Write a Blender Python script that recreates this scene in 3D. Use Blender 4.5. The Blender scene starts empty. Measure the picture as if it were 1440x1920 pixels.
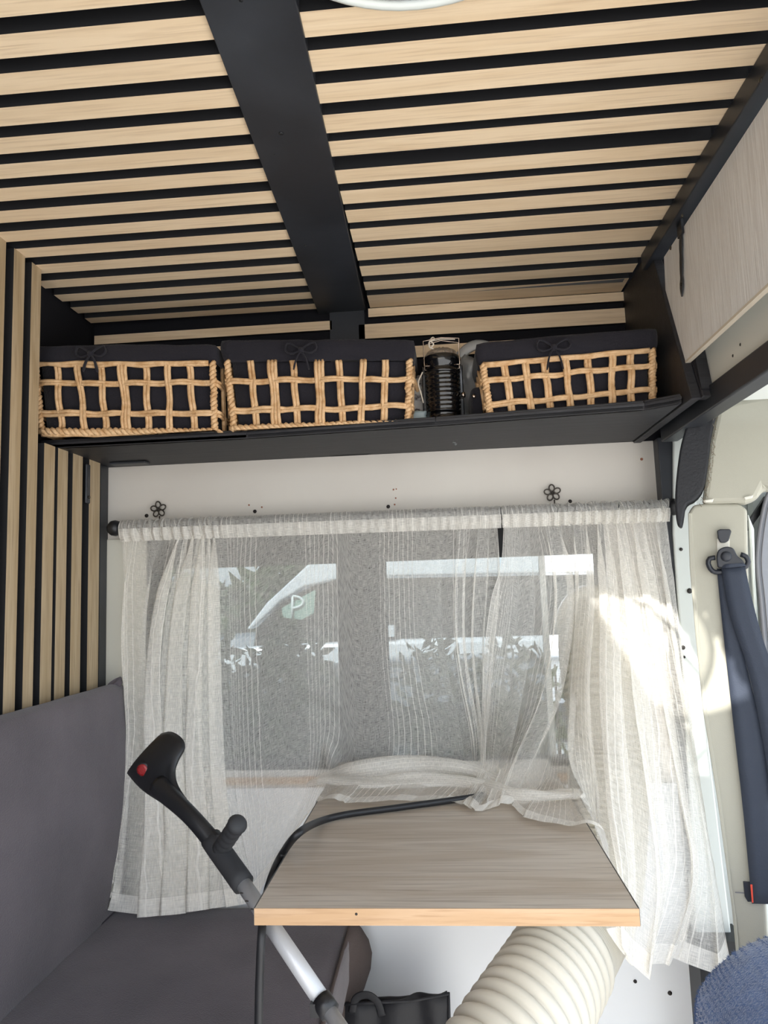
import bpy, bmesh, math, random
from mathutils import Vector, Matrix, noise
random.seed(7)
C = bpy.context.scene
COL = C.collection
PI = math.pi

# ------------------------------------------------------------------ camera
YAW, PIT, ROLL, FPX, CAMH = 0.0785, 0.11086, -0.03408, 1330.0, 1.15
_f = Vector((-math.sin(YAW)*math.cos(PIT), math.cos(YAW)*math.cos(PIT), math.sin(PIT)))
_r = Vector((math.cos(YAW), math.sin(YAW), 0)); _u = _r.cross(_f)
R2 = math.cos(ROLL)*_r + math.sin(ROLL)*_u
U2 = -math.sin(ROLL)*_r + math.cos(ROLL)*_u
CAM = Vector((0, 0, CAMH))
cd = bpy.data.cameras.new('camera'); co = bpy.data.objects.new('camera', cd); COL.objects.link(co)
M = Matrix((( R2.x, U2.x, -_f.x, 0), (R2.y, U2.y, -_f.y, 0), (R2.z, U2.z, -_f.z, CAMH), (0,0,0,1)))
co.matrix_world = M
cd.sensor_fit = 'VERTICAL'; cd.sensor_height = 36; cd.lens = 36*FPX/1920; cd.clip_start = .02
C.camera = co

# ------------------------------------------------------------------ light
w = bpy.data.worlds.new('world'); C.world = w; w.use_nodes = True
nt = w.node_tree; nt.nodes.clear()
out = nt.nodes.new('ShaderNodeOutputWorld'); bg = nt.nodes.new('ShaderNodeBackground')
sky = nt.nodes.new('ShaderNodeTexSky'); sky.sky_type = 'NISHITA'; sky.sun_disc = False
sky.sun_elevation = math.radians(42); sky.sun_rotation = math.radians(200)
sky.air_density = 1.0; sky.dust_density = 2.0
hz = nt.nodes.new('ShaderNodeMixRGB'); hz.inputs[0].default_value = .62; hz.inputs[2].default_value = (3.65, 3.95, 4.35, 1)
nt.links.new(sky.outputs[0], hz.inputs[1]); nt.links.new(hz.outputs[0], bg.inputs[0]); nt.links.new(bg.outputs[0], out.inputs[0])
bg.inputs[1].default_value = .56
SUND = Vector((.40, 1.15, -1.0)).normalized()       # direction the sunlight travels
sd = bpy.data.lights.new('sun', 'SUN'); so = bpy.data.objects.new('sun', sd); COL.objects.link(so)
so.rotation_euler = SUND.to_track_quat('-Z', 'Y').to_euler(); sd.energy = 9; sd.angle = math.radians(.6); sd.color = (1, .96, .9)
C.view_settings.view_transform = 'Standard'; C.view_settings.look = 'None'
C.view_settings.exposure = 0.30; C.view_settings.gamma = 1; C.view_settings.use_curve_mapping = False
C.cycles.transparent_max_bounces = 24

# ------------------------------------------------------------------ helpers
def ray(px, py): return R2*(px-720) - U2*(py-960) + _f*FPX
def P(px, py, ax, v):
    d = ray(px, py); t = (v-CAM[ax])/d[ax]; return CAM + d*t
def PY(px, py, y): return P(px, py, 1, y)
def PX(px, py, x): return P(px, py, 0, x)
def PZ(px, py, z): return P(px, py, 2, z)
def PP(px, py, p0, n):
    d = ray(px, py); n = Vector(n); return CAM + d*((Vector(p0)-CAM).dot(n)/d.dot(n))

class MB:
    def __init__(s): s.v = []; s.f = []; s.m = []; s.uv = None; s.sm = []
    def add(s, vs, fs, mi=0, smooth=False):
        o = len(s.v); s.v += [Vector(v) for v in vs]
        for f in fs: s.f.append(tuple(i+o for i in f)); s.m.append(mi); s.sm.append(smooth)
        return s
    def box(s, x0, x1, y0, y1, z0, z1, mi=0):
        vs = [(x0,y0,z0),(x1,y0,z0),(x1,y1,z0),(x0,y1,z0),(x0,y0,z1),(x1,y0,z1),(x1,y1,z1),(x0,y1,z1)]
        return s.add(vs, [(0,3,2,1),(4,5,6,7),(0,1,5,4),(1,2,6,5),(2,3,7,6),(3,0,4,7)], mi)
    def prism(s, poly, d, mi=0):
        """closed 3-D polygon extruded by vector d"""
        n = len(poly); d = Vector(d); a = [Vector(p) for p in poly]; b = [p+d for p in a]
        fs = [tuple(range(n))[::-1], tuple(range(n, 2*n))] + [(i, (i+1) % n, n+(i+1) % n, n+i) for i in range(n)]
        return s.add(a+b, fs, mi)
    def tube(s, pts, rad, n=8, mi=0, caps=True, flat=1.0, closed=False, phase=0.0, flatdir=None):
        pts = [Vector(p) for p in pts]; N = len(pts)
        if not isinstance(rad, (list, tuple)): rad = [rad]*N
        vs = []; up = None
        for i, p in enumerate(pts):
            if closed: t = (pts[(i+1) % N]-pts[i-1]).normalized()
            else: t = (pts[min(i+1, N-1)]-pts[max(i-1, 0)]).normalized()
            if up is None:
                up = Vector(flatdir) if flatdir else (Vector((0,0,1)) if abs(t.z) < .9 else Vector((0,1,0)))
            a = (up - t*up.dot(t)).normalized(); b = t.cross(a); up = a
            for k in range(n):
                th = 2*PI*k/n + phase; vs.append(p + a*(rad[i]*flat*math.cos(th)) + b*(rad[i]*math.sin(th)))
        fs = []
        for i in range(N if closed else N-1):
            j = (i+1) % N
            for k in range(n): fs.append((i*n+k, i*n+(k+1) % n, j*n+(k+1) % n, j*n+k))
        if caps and not closed: fs += [tuple(range(n))[::-1], tuple(range((N-1)*n, N*n))]
        return s.add(vs, fs, mi, True)
    def lathe(s, prof, c, n=32, axis=(0,0,1), mi=0, smooth=True):
        ax = Vector(axis).normalized(); a = ax.orthogonal().normalized(); b = ax.cross(a); c = Vector(c); vs = []
        for r, h in prof:
            for k in range(n):
                th = 2*PI*k/n; vs.append(c + ax*h + (a*math.cos(th)+b*math.sin(th))*max(r, 1e-5))
        fs = [(i*n+k, i*n+(k+1) % n, (i+1)*n+(k+1) % n, (i+1)*n+k) for i in range(len(prof)-1) for k in range(n)]
        fs += [tuple(range(n))[::-1], tuple(range((len(prof)-1)*n, len(prof)*n))]
        return s.add(vs, fs, mi, smooth)
    def ball(s, c, r, n=16, mi=0, sc=(1,1,1)):
        c = Vector(c); vs = []; m = n//2
        for i in range(m+1):
            ph = PI*i/m
            for k in range(n):
                th = 2*PI*k/n
                vs.append(c+Vector((r*sc[0]*math.sin(ph)*math.cos(th), r*sc[1]*math.sin(ph)*math.sin(th), r*sc[2]*math.cos(ph))))
        fs = [(i*n+k, (i+1)*n+k, (i+1)*n+(k+1) % n, i*n+(k+1) % n) for i in range(m) for k in range(n)]
        return s.add(vs, fs, mi, True)
    def grid(s, rows, mi=0, smooth=True, closed_u=False):
        nr, nc = len(rows), len(rows[0]); vs = [p for r in rows for p in r]
        fs = [(i*nc+k, i*nc+(k+1) % nc, (i+1)*nc+(k+1) % nc, (i+1)*nc+k) for i in range(nr-1) for k in range(nc if closed_u else nc-1)]
        return s.add(vs, fs, mi, smooth)
    def build(s, name, mats, parent=None, bevel=0, solid=0, origin=None, seg=2):
        if not isinstance(mats, (list, tuple)): mats = [mats]
        if parent is not None: org = WORLD[parent.name]
        elif origin is not None: org = Vector(origin)
        else:
            xs = [v.x for v in s.v]; ys = [v.y for v in s.v]; zs = [v.z for v in s.v]
            org = Vector(((min(xs)+max(xs))/2, (min(ys)+max(ys))/2, min(zs)))
        me = bpy.data.meshes.new(name); me.from_pydata([tuple(v-org) for v in s.v], [], s.f)
        for m in mats: me.materials.append(m)
        for p, mi, sm in zip(me.polygons, s.m, s.sm): p.material_index = mi; p.use_smooth = sm
        if s.uv:
            l = me.uv_layers.new(name='UVMap')
            for lp in me.loops: l.data[lp.index].uv = s.uv[lp.vertex_index]
        me.update()
        o = bpy.data.objects.new(name, me); COL.objects.link(o)
        if parent is not None: o.parent = parent; WORLD[o.name] = org
        else: o.location = org; WORLD[o.name] = org
        if bevel:
            b = o.modifiers.new('bevel', 'BEVEL'); b.width = bevel; b.segments = seg; b.limit_method = 'ANGLE'
        if solid:
            b = o.modifiers.new('solid', 'SOLIDIFY'); b.thickness = solid; b.offset = 0
        return o
WORLD = {}
def tag(o, label=None, cat=None, group=None, kind=None):
    if label: o['label'] = label
    if cat: o['category'] = cat
    if group: o['group'] = group
    if kind: o['kind'] = kind
    return o
def thing(name, loc, label, cat, group=None):
    o = bpy.data.objects.new(name, None); COL.objects.link(o); o.location = loc; o.empty_display_size = .05
    WORLD[o.name] = Vector(loc); return tag(o, label, cat, group)
def struct(o): o['kind'] = 'structure'; return o
def S(h):
    v = [int(h[i:i+2], 16)/255 for i in (0, 2, 4)]
    return tuple(x/12.92 if x < .04045 else ((x+.055)/1.055)**2.4 for x in v) + (1,)
def catmull(pts, n):
    """n samples, uniform in arc length, through the points (Vectors of any size)"""
    pts = [Vector(p) for p in pts]
    if len(pts) == 2: return [pts[0].lerp(pts[1], i/(n-1)) for i in range(n)]
    e = [pts[0]*2-pts[1]] + pts + [pts[-1]*2-pts[-2]]; fine = []
    for i in range(1, len(e)-2):
        for k in range(20):
            t = k/20; a, b, c, d = e[i-1], e[i], e[i+1], e[i+2]
            fine.append(.5*((2*b)+(c-a)*t+(2*a-5*b+4*c-d)*t*t+(3*b-a-3*c+d)*t**3))
    fine.append(pts[-1]); L = [0]
    for i in range(1, len(fine)): L.append(L[-1]+(fine[i]-fine[i-1]).length)
    o = []; j = 0
    for i in range(n):
        s_ = L[-1]*i/(n-1)
        while j < len(L)-2 and L[j+1] < s_: j += 1
        t = (s_-L[j])/max(L[j+1]-L[j], 1e-9); o.append(fine[j].lerp(fine[j+1], min(1, max(0, t))))
    return o
def nz(x, y=0.0, z=0.0): return noise.noise(Vector((x, y, z)))

# ------------------------------------------------------------------ materials
def mat(name, col, rough=.6, metal=0, bump=None, spec=.5, var=None, coat=0, sheen=0):
    """var = (other colour, scale xyz, lo, hi) ; bump = (scale xyz, strength)"""
    m = bpy.data.materials.new(name); m.use_nodes = True; n = m.node_tree.nodes; l = m.node_tree.links
    b = n['Principled BSDF']; b.inputs['Base Color'].default_value = col; b.inputs['Roughness'].default_value = rough
    b.inputs['Metallic'].default_value = metal; b.inputs['Specular IOR Level'].default_value = spec
    b.inputs['Coat Weight'].default_value = coat; b.inputs['Sheen Weight'].default_value = sheen
    tc = n.new('ShaderNodeTexCoord')
    if var:
        mp = n.new('ShaderNodeMapping'); mp.inputs['Scale'].default_value = var[1]; l.new(tc.outputs['Object'], mp.inputs[0])
        t = n.new('ShaderNodeTexNoise'); t.inputs['Scale'].default_value = 1; t.inputs['Detail'].default_value = 5; l.new(mp.outputs[0], t.inputs[0])
        r = n.new('ShaderNodeMapRange'); r.inputs[1].default_value = var[2]; r.inputs[2].default_value = var[3]; l.new(t.outputs[0], r.inputs[0])
        x = n.new('ShaderNodeMixRGB'); x.inputs[1].default_value = col; x.inputs[2].default_value = var[0]; l.new(r.outputs[0], x.inputs[0])
        l.new(x.outputs[0], b.inputs['Base Color'])
    if bump:
        mp = n.new('ShaderNodeMapping'); mp.inputs['Scale'].default_value = bump[0]; l.new(tc.outputs['Object'], mp.inputs[0])
        t = n.new('ShaderNodeTexNoise'); t.inputs['Scale'].default_value = 1; t.inputs['Detail'].default_value = 4; l.new(mp.outputs[0], t.inputs[0])
        bp = n.new('ShaderNodeBump'); bp.inputs['Strength'].default_value = bump[1]; bp.inputs['Distance'].default_value = .002
        l.new(t.outputs[0], bp.inputs['Height']); l.new(bp.outputs[0], b.inputs['Normal'])
    return m
def wood(name, c1, c2, c3, sc, rough=.55):
    """grain: fine fibre noise + broad cathedral bands, offset per object"""
    m = bpy.data.materials.new(name); m.use_nodes = True; n = m.node_tree.nodes; l = m.node_tree.links
    b = n['Principled BSDF']; b.inputs['Roughness'].default_value = rough; b.inputs['Specular IOR Level'].default_value = .3
    tc = n.new('ShaderNodeTexCoord'); oi = n.new('ShaderNodeObjectInfo')
    ml = n.new('ShaderNodeVectorMath'); ml.operation = 'SCALE'; ml.inputs[0].default_value = (13, 17, 9); l.new(oi.outputs['Random'], ml.inputs['Scale'])
    ad = n.new('ShaderNodeVectorMath'); l.new(tc.outputs['Object'], ad.inputs[0]); l.new(ml.outputs[0], ad.inputs[1])
    def ns(s, det, rg=.6):
        mp = n.new('ShaderNodeMapping'); mp.inputs['Scale'].default_value = s; l.new(ad.outputs[0], mp.inputs[0])
        t = n.new('ShaderNodeTexNoise'); t.inputs['Scale'].default_value = 1; t.inputs['Detail'].default_value = det; t.inputs['Distortion'].default_value = rg
        l.new(mp.outputs[0], t.inputs[0]); return t.outputs[0]
    a = ns(sc[0], 3, 1.2); f = ns(sc[1], 4, .2)
    x = n.new('ShaderNodeMixRGB'); x.inputs[1].default_value = c1; x.inputs[2].default_value = c2
    r = n.new('ShaderNodeMapRange'); r.inputs[1].default_value = .38; r.inputs[2].default_value = .62; l.new(a, r.inputs[0]); l.new(r.outputs[0], x.inputs[0])
    y = n.new('ShaderNodeMixRGB'); y.inputs[2].default_value = c3
    r2 = n.new('ShaderNodeMapRange'); r2.inputs[1].default_value = .5; r2.inputs[2].default_value = .8; r2.inputs[4].default_value = .8; l.new(f, r2.inputs[0]); l.new(r2.outputs[0], y.inputs[0]); l.new(x.outputs[0], y.inputs[1])
    l.new(y.outputs[0], b.inputs['Base Color'])
    bp = n.new('ShaderNodeBump'); bp.inputs['Strength'].default_value = .25; bp.inputs['Distance'].default_value = .001; l.new(f, bp.inputs['Height']); l.new(bp.outputs[0], b.inputs['Normal'])
    return m
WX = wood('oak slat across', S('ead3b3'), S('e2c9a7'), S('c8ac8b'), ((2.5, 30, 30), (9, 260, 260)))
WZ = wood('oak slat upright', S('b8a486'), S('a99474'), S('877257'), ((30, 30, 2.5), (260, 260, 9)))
WT = wood('grey oak tabletop', S('c6bbad'), S('b5a796'), S('8d7f71'), ((2.2, 16, 20), (7, 230, 200)), .5)
WE = wood('light oak edge', S('c0a283'), S('b69572'), S('9c7956'), ((3, 40, 40), (14, 300, 300)), .5)
BLK = mat('matt black paint', S('26282d'), .42, var=(S('33363c'), (6, 6, 6), .4, .7), bump=((60, 60, 60), .08), spec=.45)
MDF = mat('black mdf', S('17171a'), .8)
FELT = mat('black felt', S('1d1d21'), .95, bump=((300, 300, 300), .4), spec=.15)
BLKW = mat('black stained plywood', S('1c1c20'), .55, var=(S('26262b'), (2, 60, 60), .4, .65), bump=((5, 200, 200), .3))
WHT = mat('white lining board', S('d0cbc3'), .5, var=(S('c9c3bb'), (3, 3, 3), .35, .7), bump=((90, 90, 90), .05))
METW = mat('white enamel metal', S('d5dad6'), .3)
BEI = mat('beige moulded plastic', S('a6a497'), .55, bump=((500, 500, 500), .12))
BEI2 = mat('pale plastic', S('d8d6cc'), .5)
FLAPM = mat('woven grey laminate', S('f3f2f0'), .45, var=(S('e3e0dc'), (300, 300, 14), .35, .65), bump=((250, 250, 12), .35))
SOFA = mat('charcoal sofa cloth', S('625b60'), .95, var=(S('544e53'), (7, 7, 7), .35, .7), bump=((420, 420, 420), .7), spec=.15, sheen=.25)
SKIRT = mat('sofa cover underside cloth', S('5c524f'), .95, bump=((420, 420, 420), .7), spec=.15)
LIN = mat('black basket lining cloth', S('27262c'), .95, bump=((300, 300, 300), .6), spec=.15, sheen=.1)
WICK = mat('water hyacinth strand', S('dbb78c'), .6, var=(S('bd9263'), (60, 60, 60), .42, .7), bump=((260, 260, 260), .9))
PLB = mat('black moulded plastic', S('1b1c1f'), .42, bump=((400, 400, 400), .1))
PLG = mat('dark grey rubber grip', S('2c2d30'), .7)
GLB = mat('glossy black lantern plastic', S('0b0c0f'), .18, coat=.5)
ALU = mat('brushed aluminium', S('c2c4c7'), .35, metal=.25, bump=((900, 900, 30), .15))
CHR = mat('steel wire', S('b9a99c'), .25, metal=1)
IRON = mat('burnished dark metal', S('4a4540'), .38, metal=.8, bump=((200, 200, 200), .5))
REDP = mat('red reflector', S('8e0c10'), .25, coat=.6, bump=((700, 700, 700), .8))
RED2 = mat('red buckle button', S('e0503c'), .4)
HOSE = mat('cream ribbed plastic', S('cfcabc'), .45)
BELT = mat('navy seat belt webbing', S('2f3746'), .7, bump=((30, 900, 900), .4))
BELT2 = mat('dark belt hardware', S('22262f'), .45)
MATG = mat('silvery window insulation', S('83868d'), .55, bump=((25, 25, 25), .9))
MATE = mat('grey binding tape', S('77777b'), .7)
BLUE = mat('blue plush', S('4a6594'), .95, var=(S('3c5682'), (40, 40, 40), .35, .65), bump=((300, 300, 300), 1), sheen=.6)
CABL = mat('black rubber cable', S('1c1d20'), .5)
HOLE = mat('dark screw hole', S('221d1a'), .6)
BRN = mat('brown wall plug', S('9a6550'), .8)
BAGM = mat('black nylon bag cloth', S('1e1f24'), .6, bump=((60, 60, 60), .6))
STR = mat('off white string', S('cfc4b4'), .8)
def glassy(name, col, tr, gl=.08, rough=.05, dif=None):
    m = bpy.data.materials.new(name); m.use_nodes = True; n = m.node_tree.nodes; l = m.node_tree.links; n.clear()
    o = n.new('ShaderNodeOutputMaterial'); t = n.new('ShaderNodeBsdfTransparent'); t.inputs[0].default_value = tr
    g = n.new('ShaderNodeBsdfGlossy'); g.inputs[0].default_value = (1,1,1,1); g.inputs[1].default_value = rough
    x = n.new('ShaderNodeMixShader'); x.inputs[0].default_value = gl; l.new(t.outputs[0], x.inputs[1]); l.new(g.outputs[0], x.inputs[2])
    last = x
    if dif:
        d = n.new('ShaderNodeBsdfTranslucent'); d.inputs[0].default_value = col; d2 = n.new('ShaderNodeBsdfDiffuse'); d2.inputs[0].default_value = col
        y0 = n.new('ShaderNodeMixShader'); l.new(d.outputs[0], y0.inputs[1]); l.new(d2.outputs[0], y0.inputs[2])
        y = n.new('ShaderNodeMixShader'); y.inputs[0].default_value = dif; l.new(x.outputs[0], y.inputs[1]); l.new(y0.outputs[0], y.inputs[2]); last = y
    l.new(last.outputs[0], o.inputs[0]); return m
TINT = glassy('privacy tinted glass', None, (.47, .50, .515, 1), .03)
DOMEG = glassy('clear ribbed plastic dome', S('d5c9bf'), (.75, .72, .7, 1), .25, .1, .2)
BAGP = glassy('translucent plastic bag', S('c8cdd2'), (.8, .8, .8, 1), .08, .2, .6)
VENTP = glassy('frosted roof vent plastic', S('f2f4f6'), (.9, .9, .9, 1), .05, .3, .5)

def sheer(name, base, stripe, hemf):
    m = bpy.data.materials.new(name); m.use_nodes = True; n = m.node_tree.nodes; l = m.node_tree.links; n.clear()
    o = n.new('ShaderNodeOutputMaterial'); uv = n.new('ShaderNodeUVMap'); uv.uv_map = 'UVMap'
    sp = n.new('ShaderNodeSeparateXYZ'); l.new(uv.outputs[0], sp.inputs[0])
    def M_(op, a, b=None, c=None):
        q = n.new('ShaderNodeMath'); q.operation = op
        for i, v in enumerate((a, b, c)):
            if v is None: continue
            if isinstance(v, (int, float)): q.inputs[i].default_value = v
            else: l.new(v, q.inputs[i])
        return q.outputs[0]
    U, V = sp.outputs[0], sp.outputs[1]
    def ns(sx, sy, det=2):
        mp = n.new('ShaderNodeMapping'); mp.inputs['Scale'].default_value = (sx, sy, 1); l.new(uv.outputs[0], mp.inputs[0])
        t = n.new('ShaderNodeTexNoise'); t.noise_dimensions = '2D'; t.inputs['Scale'].default_value = 1; t.inputs['Detail'].default_value = det; l.new(mp.outputs[0], t.inputs[0]); return t.outputs[0]
    weave = M_('ADD', ns(900, 60), ns(60, 900))             # slubs along both thread directions
    wv = M_('MULTIPLY', M_('SUBTRACT', weave, 1.0), .55)
    wob = M_('MULTIPLY', M_('SUBTRACT', ns(3, 14), .5), .006)
    Uw = M_('ADD', U, wob)
    grp = M_('LESS_THAN', M_('FRACT', M_('DIVIDE', Uw, .235)), .46)
    lin = M_('LESS_THAN', M_('FRACT', M_('DIVIDE', Uw, .0135)), .13)
    st = M_('MULTIPLY', M_('MULTIPLY', grp, lin), stripe)
    hem = M_('MULTIPLY', M_('LESS_THAN', V, .034), hemf)
    f = M_('ADD', M_('ADD', M_('ADD', wv, base), st), hem); f = M_('MINIMUM', M_('MAXIMUM', f, .12), .96)
    t = n.new('ShaderNodeBsdfTransparent'); d = n.new('ShaderNodeBsdfDiffuse'); d.inputs[0].default_value = S('fbf8f1')
    tr = n.new('ShaderNodeBsdfTranslucent'); tr.inputs[0].default_value = S('fbf8f1')
    a = n.new('ShaderNodeMixShader'); a.inputs[0].default_value = .28; l.new(d.outputs[0], a.inputs[1]); l.new(tr.outputs[0], a.inputs[2])
    x = n.new('ShaderNodeMixShader'); l.new(f, x.inputs[0]); l.new(t.outputs[0], x.inputs[1]); l.new(a.outputs[0], x.inputs[2])
    l.new(x.outputs[0], o.inputs[0]); return m
SHEER = sheer('white sheer voile', .42, .36, .34)
SHEER3 = sheer('white sheer voile gathered', .44, .30, .34)
SHEER2 = sheer('white sheer voile doubled', .60, .2, 0)

# ------------------------------------------------------------------ shell
WY = 1.70; CZ = 1.85; LX = -.837
# floor
struct(MB().box(-1.6, 3.2, -.70, WY+.14, -.04, 0).build('floor', mat('pale vinyl floor', S('e6e4e0'), .6, var=(S('dad7d1'), (3, 20, 3), .4, .6))))
# back wall (side of the van) with the window opening
wx0, wx1, wz0, wz1 = -.712, .372, .742, 1.297
wb = struct(MB().box(-.875, wx0, WY, WY+.03, 0, 1.482).box(wx1, .511, WY, WY+.03, 0, 1.482)
            .box(wx0, wx1, WY, WY+.03, 0, wz0).box(wx0, wx1, WY, WY+.03, wz1, 1.482).build('wall_back', WHT))
MB().box(-.90, .70, WY, WY+.03, 1.482, CZ+.06).build('upper_panel', FELT, wb)
MB().box(-.90, wx0-.02, WY+.06, WY+.08, 0, CZ+.2).box(wx1+.03, .95, WY+.06, WY+.08, 0, CZ+.2).box(wx0-.02, wx1+.03, WY+.06, WY+.08, 0, wz0-.02).box(wx0-.02, wx1+.03, WY+.06, WY+.08, wz1, CZ+.2).build('outer_skin', METW, wb)
for q, y in (((203, 1007), 0), ):                                   # joint of the lining boards left of the window
    MB().box(-.834, wx0, WY-.0025, WY, 1.299, 1.301).build('board_joint', mat('joint line', S('b9b3a6'), .7), wb)
MB().box(-.834, -.725, WY-.004, WY-.0005, .30, 1.299).build('lining_board', mat('creamy board', S('d2cfc2'), .5, bump=((90,90,90),.05)), wb)
for (px, py, r, m) in ((275,967,.005,HOLE),(478,959,.0048,HOLE),(467,947,.0022,BRN),(491,951,.0022,BRN),(728,950,.0048,HOLE),(740,946,.0022,BRN),(742,934,.002,BRN),(738,918,.0022,BRN),(743,917,.0018,BRN),
                    (1069,940,.0048,HOLE),(1203,861,.0035,BRN),(1256,1862,.0048,HOLE),(1191,1840,.004,HOLE),(560,1490,.004,HOLE)):
    c = PY(px, py, WY-.0045 if py > 1600 else WY); MB().lathe([(r, -.001), (r*.9, .0015)], c, 12, (0,-1,0)).build('screw', m, wb)
MB().box(wx0+.02, .505, WY-.004, WY-.0004, .0, .700).build('lower_board', mat('board with painted skylight', S('eceff2'), .5, bump=((90,90,90),.05)), wb)  # paler, cooler than the wall: skylight missing under the table painted in
# slats on the wall above the shelf
def slat(x0, x1, y0, y1, z0, z1, face, m, par, skew=0):
    """one slat: black board with a veneer face ('z' = underside, 'y' = towards -y, 'x' = towards +x)"""
    b = MB()
    vs = [(x0,y0,z0),(x1,y0+skew,z0),(x1,y1+skew,z0),(x0,y1,z0),(x0,y0,z1),(x1,y0+skew,z1),(x1,y1+skew,z1),(x0,y1,z1)]
    fs = [(0,3,2,1),(4,5,6,7),(0,1,5,4),(1,2,6,5),(2,3,7,6),(3,0,4,7)]
    b.add(vs, fs); k = {'z': 0, 'y': 2, 'x': 3}[face]; b.m[k] = 1
    return b.build('slat', [MDF, m], par)
for (x0, x1, z0, z1) in ((-.155,.467,1.826,1.848),(-.18,.467,1.771,1.808),(-.18,.467,1.716,1.745),(-.86,-.247,1.800,1.823),(-.86,-.247,1.745,1.775)):
    slat(x0, x1, WY-.012, WY, z0, z1, 'y', WX, wb)
# ceiling
HX0, HX1, HY0 = -.01, .205, .26          # opening of the roof vent
ce = struct(MB().box(-1.7, HX0, -.68, WY+.1, CZ+.022, CZ+.05).box(HX1, .50, -.68, WY+.1, CZ+.022, CZ+.05).box(HX0, HX1, -.68, HY0, CZ+.022, CZ+.05).box(HX0, HX1, .73, WY+.1, CZ+.022, CZ+.05).build('ceiling', FELT))
struct(MB().box(-1.75, HX0, -.70, WY+.15, CZ+.06, CZ+.10).box(HX1, 2.0, -.70, WY+.15, CZ+.06, CZ+.10).box(HX0, HX1, -.70, HY0, CZ+.06, CZ+.10).box(HX0, HX1, .73, WY+.15, CZ+.06, CZ+.10).build('roof_skin', METW)).name = 'ceiling_skin'
left = [(.765+.0625*k, .803+.0625*k) for k in range(-12, 5)]
left += [(1.078,1.116),(1.145,1.184),(1.214,1.252),(1.280,1.318),(1.350,1.390),(1.423,1.461),(1.496,1.534),(1.569,1.606),(1.637,1.670)]
for i, (a, b) in enumerate(left):
    if a < 0.2: continue
    x0 = -.86
    slat(x0, -.25, a, b, CZ, CZ+.022, 'z', WX, ce, skew=.004)
right = [(.778+.0625*k, .818+.0625*k) for k in range(-9, 0)] + [(.778,.818),(.840,.878),(.902,.941),(.966,1.008),(1.028,1.067),(1.105,1.145),(1.167,1.210),(1.231,1.276),(1.300,1.352),(1.377,1.433),(1.460,1.509),(1.539,1.584),(1.614,1.69)]
for a, b in right:
    if a < .2: continue
    if a < .74 and b > .25: slat(-.15, HX0, a, b, CZ, CZ+.022, 'z', WX, ce); slat(HX1, .46, a, b, CZ, CZ+.022, 'z', WX, ce)
    else: slat(-.15, .46, a, b, CZ, CZ+.022, 'z', WX, ce)
bm_ = MB()
for zz in (0,):
    p = [(-.262,-.2,CZ-.006),(-.133,-.2,CZ-.006),(-.158,WY,CZ-.006),(-.282,WY,CZ-.006)]
    a = [PZ(373,0,CZ-.006), PZ(555,0,CZ-.006), PZ(688,592,CZ-.006), PZ(598,592,CZ-.006)]
    dl = (a[3]-a[0])/(a[3].y-a[0].y); dr = (a[2]-a[1])/(a[2].y-a[1].y)
    q = [a[0]+dl*(-.66-a[0].y), a[1]+dr*(-.66-a[1].y), a[1]+dr*(WY-.005-a[1].y), a[0]+dl*(WY-.005-a[0].y)]
    bm_.prism(q, (0, 0, .028))
beam = bm_.build('beam', BLK, ce, bevel=.0015)
for px, py, r in ((527,250,.004),(452,0,.003),(572,460,.0025),(515,290,.0015)):
    MB().lathe([(r,0),(r*.8,.0012)], PZ(px,py,CZ-.006), 12, (0,0,-1)).build('screw', PLB, beam)
MB().box(-.252, -.165, WY-.012, WY, 1.482, CZ).build('upright', BLK, wb)
# scratched plank at the back of the ceiling
MB().prism([(.10,1.630,CZ-.0005),(.45,1.616,CZ-.0005),(.45,1.634,CZ-.0005),(.30,1.632,CZ-.0005)], (0,0,.0005)).build('paint_smear', mat('grey paint smear', S('6e6f72'), .7), ce)
# left wall with upright slats
wl = struct(MB().box(LX-.06, LX, -.68, WY, 0, 1.482).box(LX-.06, LX, -.68, 1.40, 1.482, CZ+.02).box(LX-.08, LX-.03, 1.40, WY, 1.482, CZ+.02).build('wall_left', FELT))
for y0, y1, top in ((1.02,1.058,CZ),(1.083,1.121,CZ),(1.147,1.185,CZ),(1.212,1.250,CZ),(1.276,1.313,CZ),(1.337,1.372,CZ),(1.396,1.438,1.482),(1.450,1.491,1.482),(1.512,1.556,1.482),(1.587,1.640,1.482)):
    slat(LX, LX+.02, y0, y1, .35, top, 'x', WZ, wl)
MB().box(LX-.001, LX+.012, 1.660, WY-.0005, 0, 1.482).build('edge_strip', BLK, wl)
lt = thing('door_latch', (LX+.022, 1.575, 1.40), 'small black metal latch high on the slatted wall under the shelf', 'latch')
MB().box(LX+.020, LX+.026, 1.565, 1.583, 1.375, 1.468).build('plate', BLK, lt, bevel=.004)
MB().lathe([(.004,0),(.003,.003)], (LX+.026,1.574,1.39), 12, (1,0,0)).build('screw', IRON, lt)

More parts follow.
